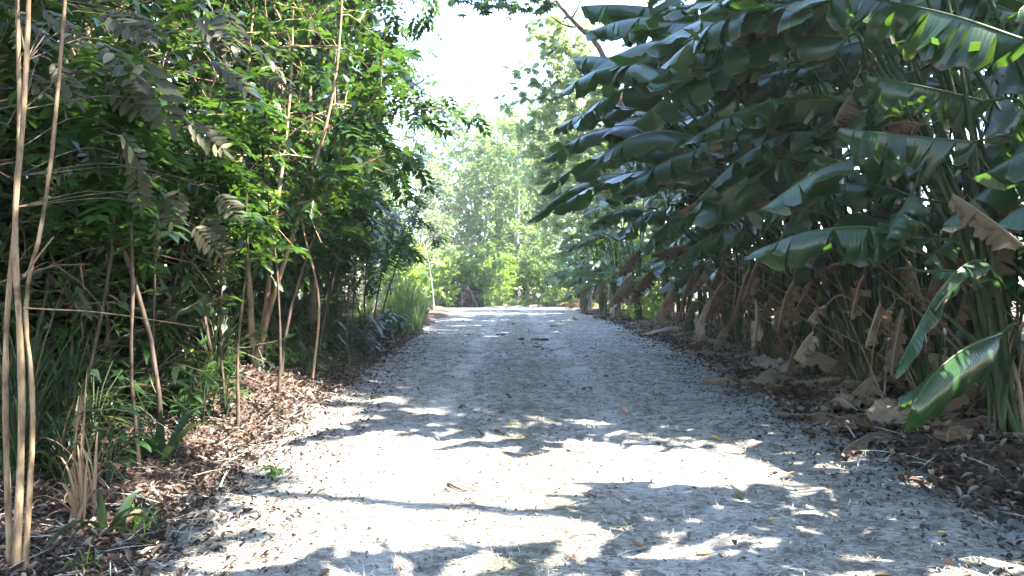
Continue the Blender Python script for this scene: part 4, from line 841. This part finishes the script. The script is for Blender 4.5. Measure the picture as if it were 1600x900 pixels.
for k, (px, py, s_, lab) in enumerate([(836, 531, .22, 'dark crumbled clod in the middle of the track, biggest of the far ones'), (780, 523, .13, 'dark clod just before the crumbled one'), (842, 542, .11, 'low dark clod short of the biggest one'), (865, 510, .14, 'dark clod beyond the biggest one, toward the clump'), (925, 545, .08, 'round dark clod toward the banana side'),
                                       (900, 499, .16, 'dark clod lying farthest along near the pale litter'), (733, 521, .08, 'small dark clod toward the grass side'), (800, 507, .10, 'small dark clod halfway to the child'), (925, 775, .05, 'small blackish crumb at the edge of the near shadow')]):
    x, y = gp(px, py); clod(x, y, s_, lab, None, seed=140 + k)
MAT['yellow_leaf'] = leaf_mat('yellow_leaf', (.50, .33, .04), (.62, .40, .06), (.6, .4, .05), .2, .5, .4)
MAT['brown_leaf'] = leaf_mat('brown_leaf', (.16, .07, .035), (.30, .16, .09), (.3, .14, .05), .15, .7, .3)
def small_leaf(px, py, size, mat, label, rz, n=1):
    gg = np.random.default_rng(px); x, y = gp(px, py); mb = MB(); f = gg.normal(0, 1, (n, 3)) * (1, 1, .12); pos = gg.normal(0, size * .7, (n, 3)) * (1, .6, 0) * (n > 1) + (0, 0, .012)
    mb.inst(oval(.5, .3, -.3), frames(f), pos, size * gg.uniform(.7, 1.1, n)); ob = mb.build('fallen_leaf', MAT[mat]); ob.location = on_ground(x, y); return tag(ob, label, 'leaf')
for a in [(1088, 864, .10, 'yellow_leaf', 'yellow curled leaf lying in the near shade', 0), (1215, 813, .09, 'yellow_leaf', 'orange-yellow leaf on the shaded side of the track', 0), (1170, 634, .07, 'yellow_leaf', 'small orange leaf near the foot of the clump', 0), (1130, 690, .12, 'yellow_leaf', 'yellow-brown leaf at the edge of the sunlit strip', 0),
          (482, 852, .07, 'yellow_leaf', 'yellow leaf in the near sunny patch', 0), (1480, 835, .08, 'yellow_leaf', 'yellow leaf farthest into the near corner shade', 0), (1000, 858, .14, 'brown_leaf', 'red-brown leaf beside the near shadow edge', 0), (905, 878, .09, 'brown_leaf', 'brown leaf scrap in the near sun', 0),
          (620, 893, .08, 'brown_leaf', 'dark brown leaf at the very front of the sunny patch', 0), (745, 785, .06, 'brown_leaf', 'reddish scrap alone in the bright sun', 0), (980, 648, .18, 'brown_leaf', 'flat brown leaf in the middle shade of the track', 0), (830, 716, .10, 'brown_leaf', 'brown leaf fragment in the sunlit strip', 0), (1230, 742, .09, 'brown_leaf', 'brown leaf near the end of the sunlit strip', 0)]: small_leaf(*a)
def twig(pts, rad, label, mat='dry_stalk'):
    q = [np.array((*gp(px, py), 0.)) for px, py in pts]; q = [np.array((p[0], p[1], float(hgt(p[0], p[1])) + rad)) for p in q]; b = MB(); cv = bez(q, 10); cv[:, 2] = hgt(cv[:, 0], cv[:, 1]) + rad * .9 + .012 * np.abs(np.sin(np.arange(10) * 1.3)); o = cv[0].copy()
    tube(b, cv - o, np.linspace(rad, rad * .6, 10), 5); ob = b.build('twig', MAT[mat]); ob.location = tuple(o); return tag(ob, label, 'twig')
twig([(700, 757), (722, 768), (756, 769)], .010, 'pale curved twig at the tip of the shadow tongue'); twig([(330, 775), (360, 750), (392, 738)], .008, 'thin twig lying across the litter edge')
twig([(1095, 573), (1170, 577), (1300, 583)], .012, 'long straight stick in front of the clump'); twig([(1395, 680), (1450, 668), (1515, 666)], .012, 'stick lying under the broken green leaf'); twig([(300, 690), (340, 640), (380, 628)], .009, 'grey stick over the litter below the mound'); twig([(1265, 668), (1330, 655), (1400, 640)], .010, 'stick lying across the pleated pale leaf')

for k in range(46):
    y = 7.0 + 17 * g.random() ** 1.2; _, r = edges(y); x = r + g.uniform(.3, 1.4); a = g.uniform(-2.0, 2.0); l_ = g.uniform(.8, 2.2); e = g.uniform(.02, .95) if k % 3 else .02
    d_ = np.array((math.cos(a) * math.cos(e), math.sin(a) * math.cos(e), math.sin(e))); o0_ = np.array(on_ground(x, y, .01)); b = MB(); q = o0_ + d_ * np.linspace(0, l_, 8)[:, None]; q[:, 2] = np.maximum(q[:, 2] - .06 * np.linspace(0, 1, 8) ** 2 * l_, hgt(q[:, 0], q[:, 1]) + .012)
    tube(b, q - o0_, np.linspace(.014, .006, 8) * g.uniform(.7, 1.3), 5); ob = b.build('dead_stalk', MAT['dry_stalk']); ob.location = tuple(o0_); tag(ob, 'dead leaf stalk fallen among the stems at the foot of the clump', 'stalk', 'dead stalks along the clump foot')

# ---------------------------------------------------------------- the child walking away
def skin_mesh(name, verts, edges_, rad, mat, parent, sub=2):
    me = bpy.data.meshes.new(name); me.from_pydata(verts, edges_, []); o = bpy.data.objects.new(name, me); COL.objects.link(o)
    o.modifiers.new('Skin', 'SKIN'); me.skin_vertices.new() if not me.skin_vertices else None
    for k, v in enumerate(me.skin_vertices[0].data): v.radius = (rad[k], rad[k] * .85)
    me.skin_vertices[0].data[0].use_root = True
    s_ = o.modifiers.new('Sub', 'SUBSURF'); s_.levels = sub; s_.render_levels = sub
    me.materials.append(MAT[mat]); o.parent = parent; return o
MAT['skin'] = plain_mat('brown_skin', (.13, .065, .04), .55); MAT['tee'] = plain_mat('white_cotton', (.80, .80, .82), .9); MAT['shorts'] = plain_mat('dark_shorts', (.025, .025, .035), .9); MAT['hair'] = plain_mat('black_hair', (.012, .010, .010), .6)
px_, py_ = 2.36, 66.5; child = thing('person', on_ground(px_, py_), 'child seen from behind in white tee and dark shorts walking down the track', 'person')
B = [(0, 0, .74), (0, 0, .90), (0, 0, 1.06), (0, 0, 1.17), (0, -.01, 1.26), (0, -.015, 1.36), (-.085, 0, .70), (-.09, -.10, .40), (-.09, -.02, .07), (-.09, -.13, .04), (.085, 0, .70), (.09, .10, .40), (.09, .16, .08), (.09, .05, .03), (-.15, 0, 1.12), (-.20, .06, .90), (-.20, -.04, .71), (-.20, -.07, .63), (.15, 0, 1.12), (.20, -.05, .90), (.20, -.16, .73), (.20, -.20, .66)]
E = [(0, 1), (1, 2), (2, 3), (3, 4), (4, 5), (0, 6), (6, 7), (7, 8), (8, 9), (0, 10), (10, 11), (11, 12), (12, 13), (3, 14), (14, 15), (15, 16), (16, 17), (3, 18), (18, 19), (19, 20), (20, 21)]
skin_mesh('body', B, E, [.11, .10, .11, .075, .05, .095, .075, .05, .038, .03, .075, .05, .038, .03, .045, .036, .028, .026, .045, .036, .028, .026], 'skin', child)
skin_mesh('shirt', [(0, 0, .78), (0, 0, .92), (0, 0, 1.08), (0, 0, 1.18), (-.16, 0, 1.12), (-.20, .04, .97), (.16, 0, 1.12), (.20, -.03, .97)], [(0, 1), (1, 2), (2, 3), (3, 4), (4, 5), (3, 6), (6, 7)], [.15, .135, .135, .08, .062, .06, .062, .06], 'tee', child)
skin_mesh('shorts', [(0, 0, .78), (-.085, 0, .70), (-.09, -.06, .50), (.085, 0, .70), (.09, .06, .50)], [(0, 1), (1, 2), (0, 3), (3, 4)], [.135, .105, .085, .105, .085], 'shorts', child)
skin_mesh('hair', [(0, -.02, 1.37), (0, -.02, 1.42)], [(0, 1)], [.105, .085], 'hair', child)

# ---------------------------------------------------------------- sunlit air
HAZE = 0.0005
m, t, out = nodes('haze_air'); pv = N(t, 'VolumePrincipled'); pv.inputs['Color'].default_value = (.92, .96, 1, 1); pv.inputs['Density'].default_value = HAZE; pv.inputs['Anisotropy'].default_value = .2
L(t, pv.outputs[0], out.inputs['Volume'])
bm = bmesh.new(); bmesh.ops.create_cube(bm, size=1.0)
for v in bm.verts: v.co = Vector((v.co.x * 860, v.co.y * 700 + 270, v.co.z * 46 + 18))
me = bpy.data.meshes.new('haze'); bm.to_mesh(me); bm.free(); me.materials.append(m); hz = bpy.data.objects.new('haze', me); COL.objects.link(hz); tag(hz, 'pale sunlit air', None, None, 'stuff')
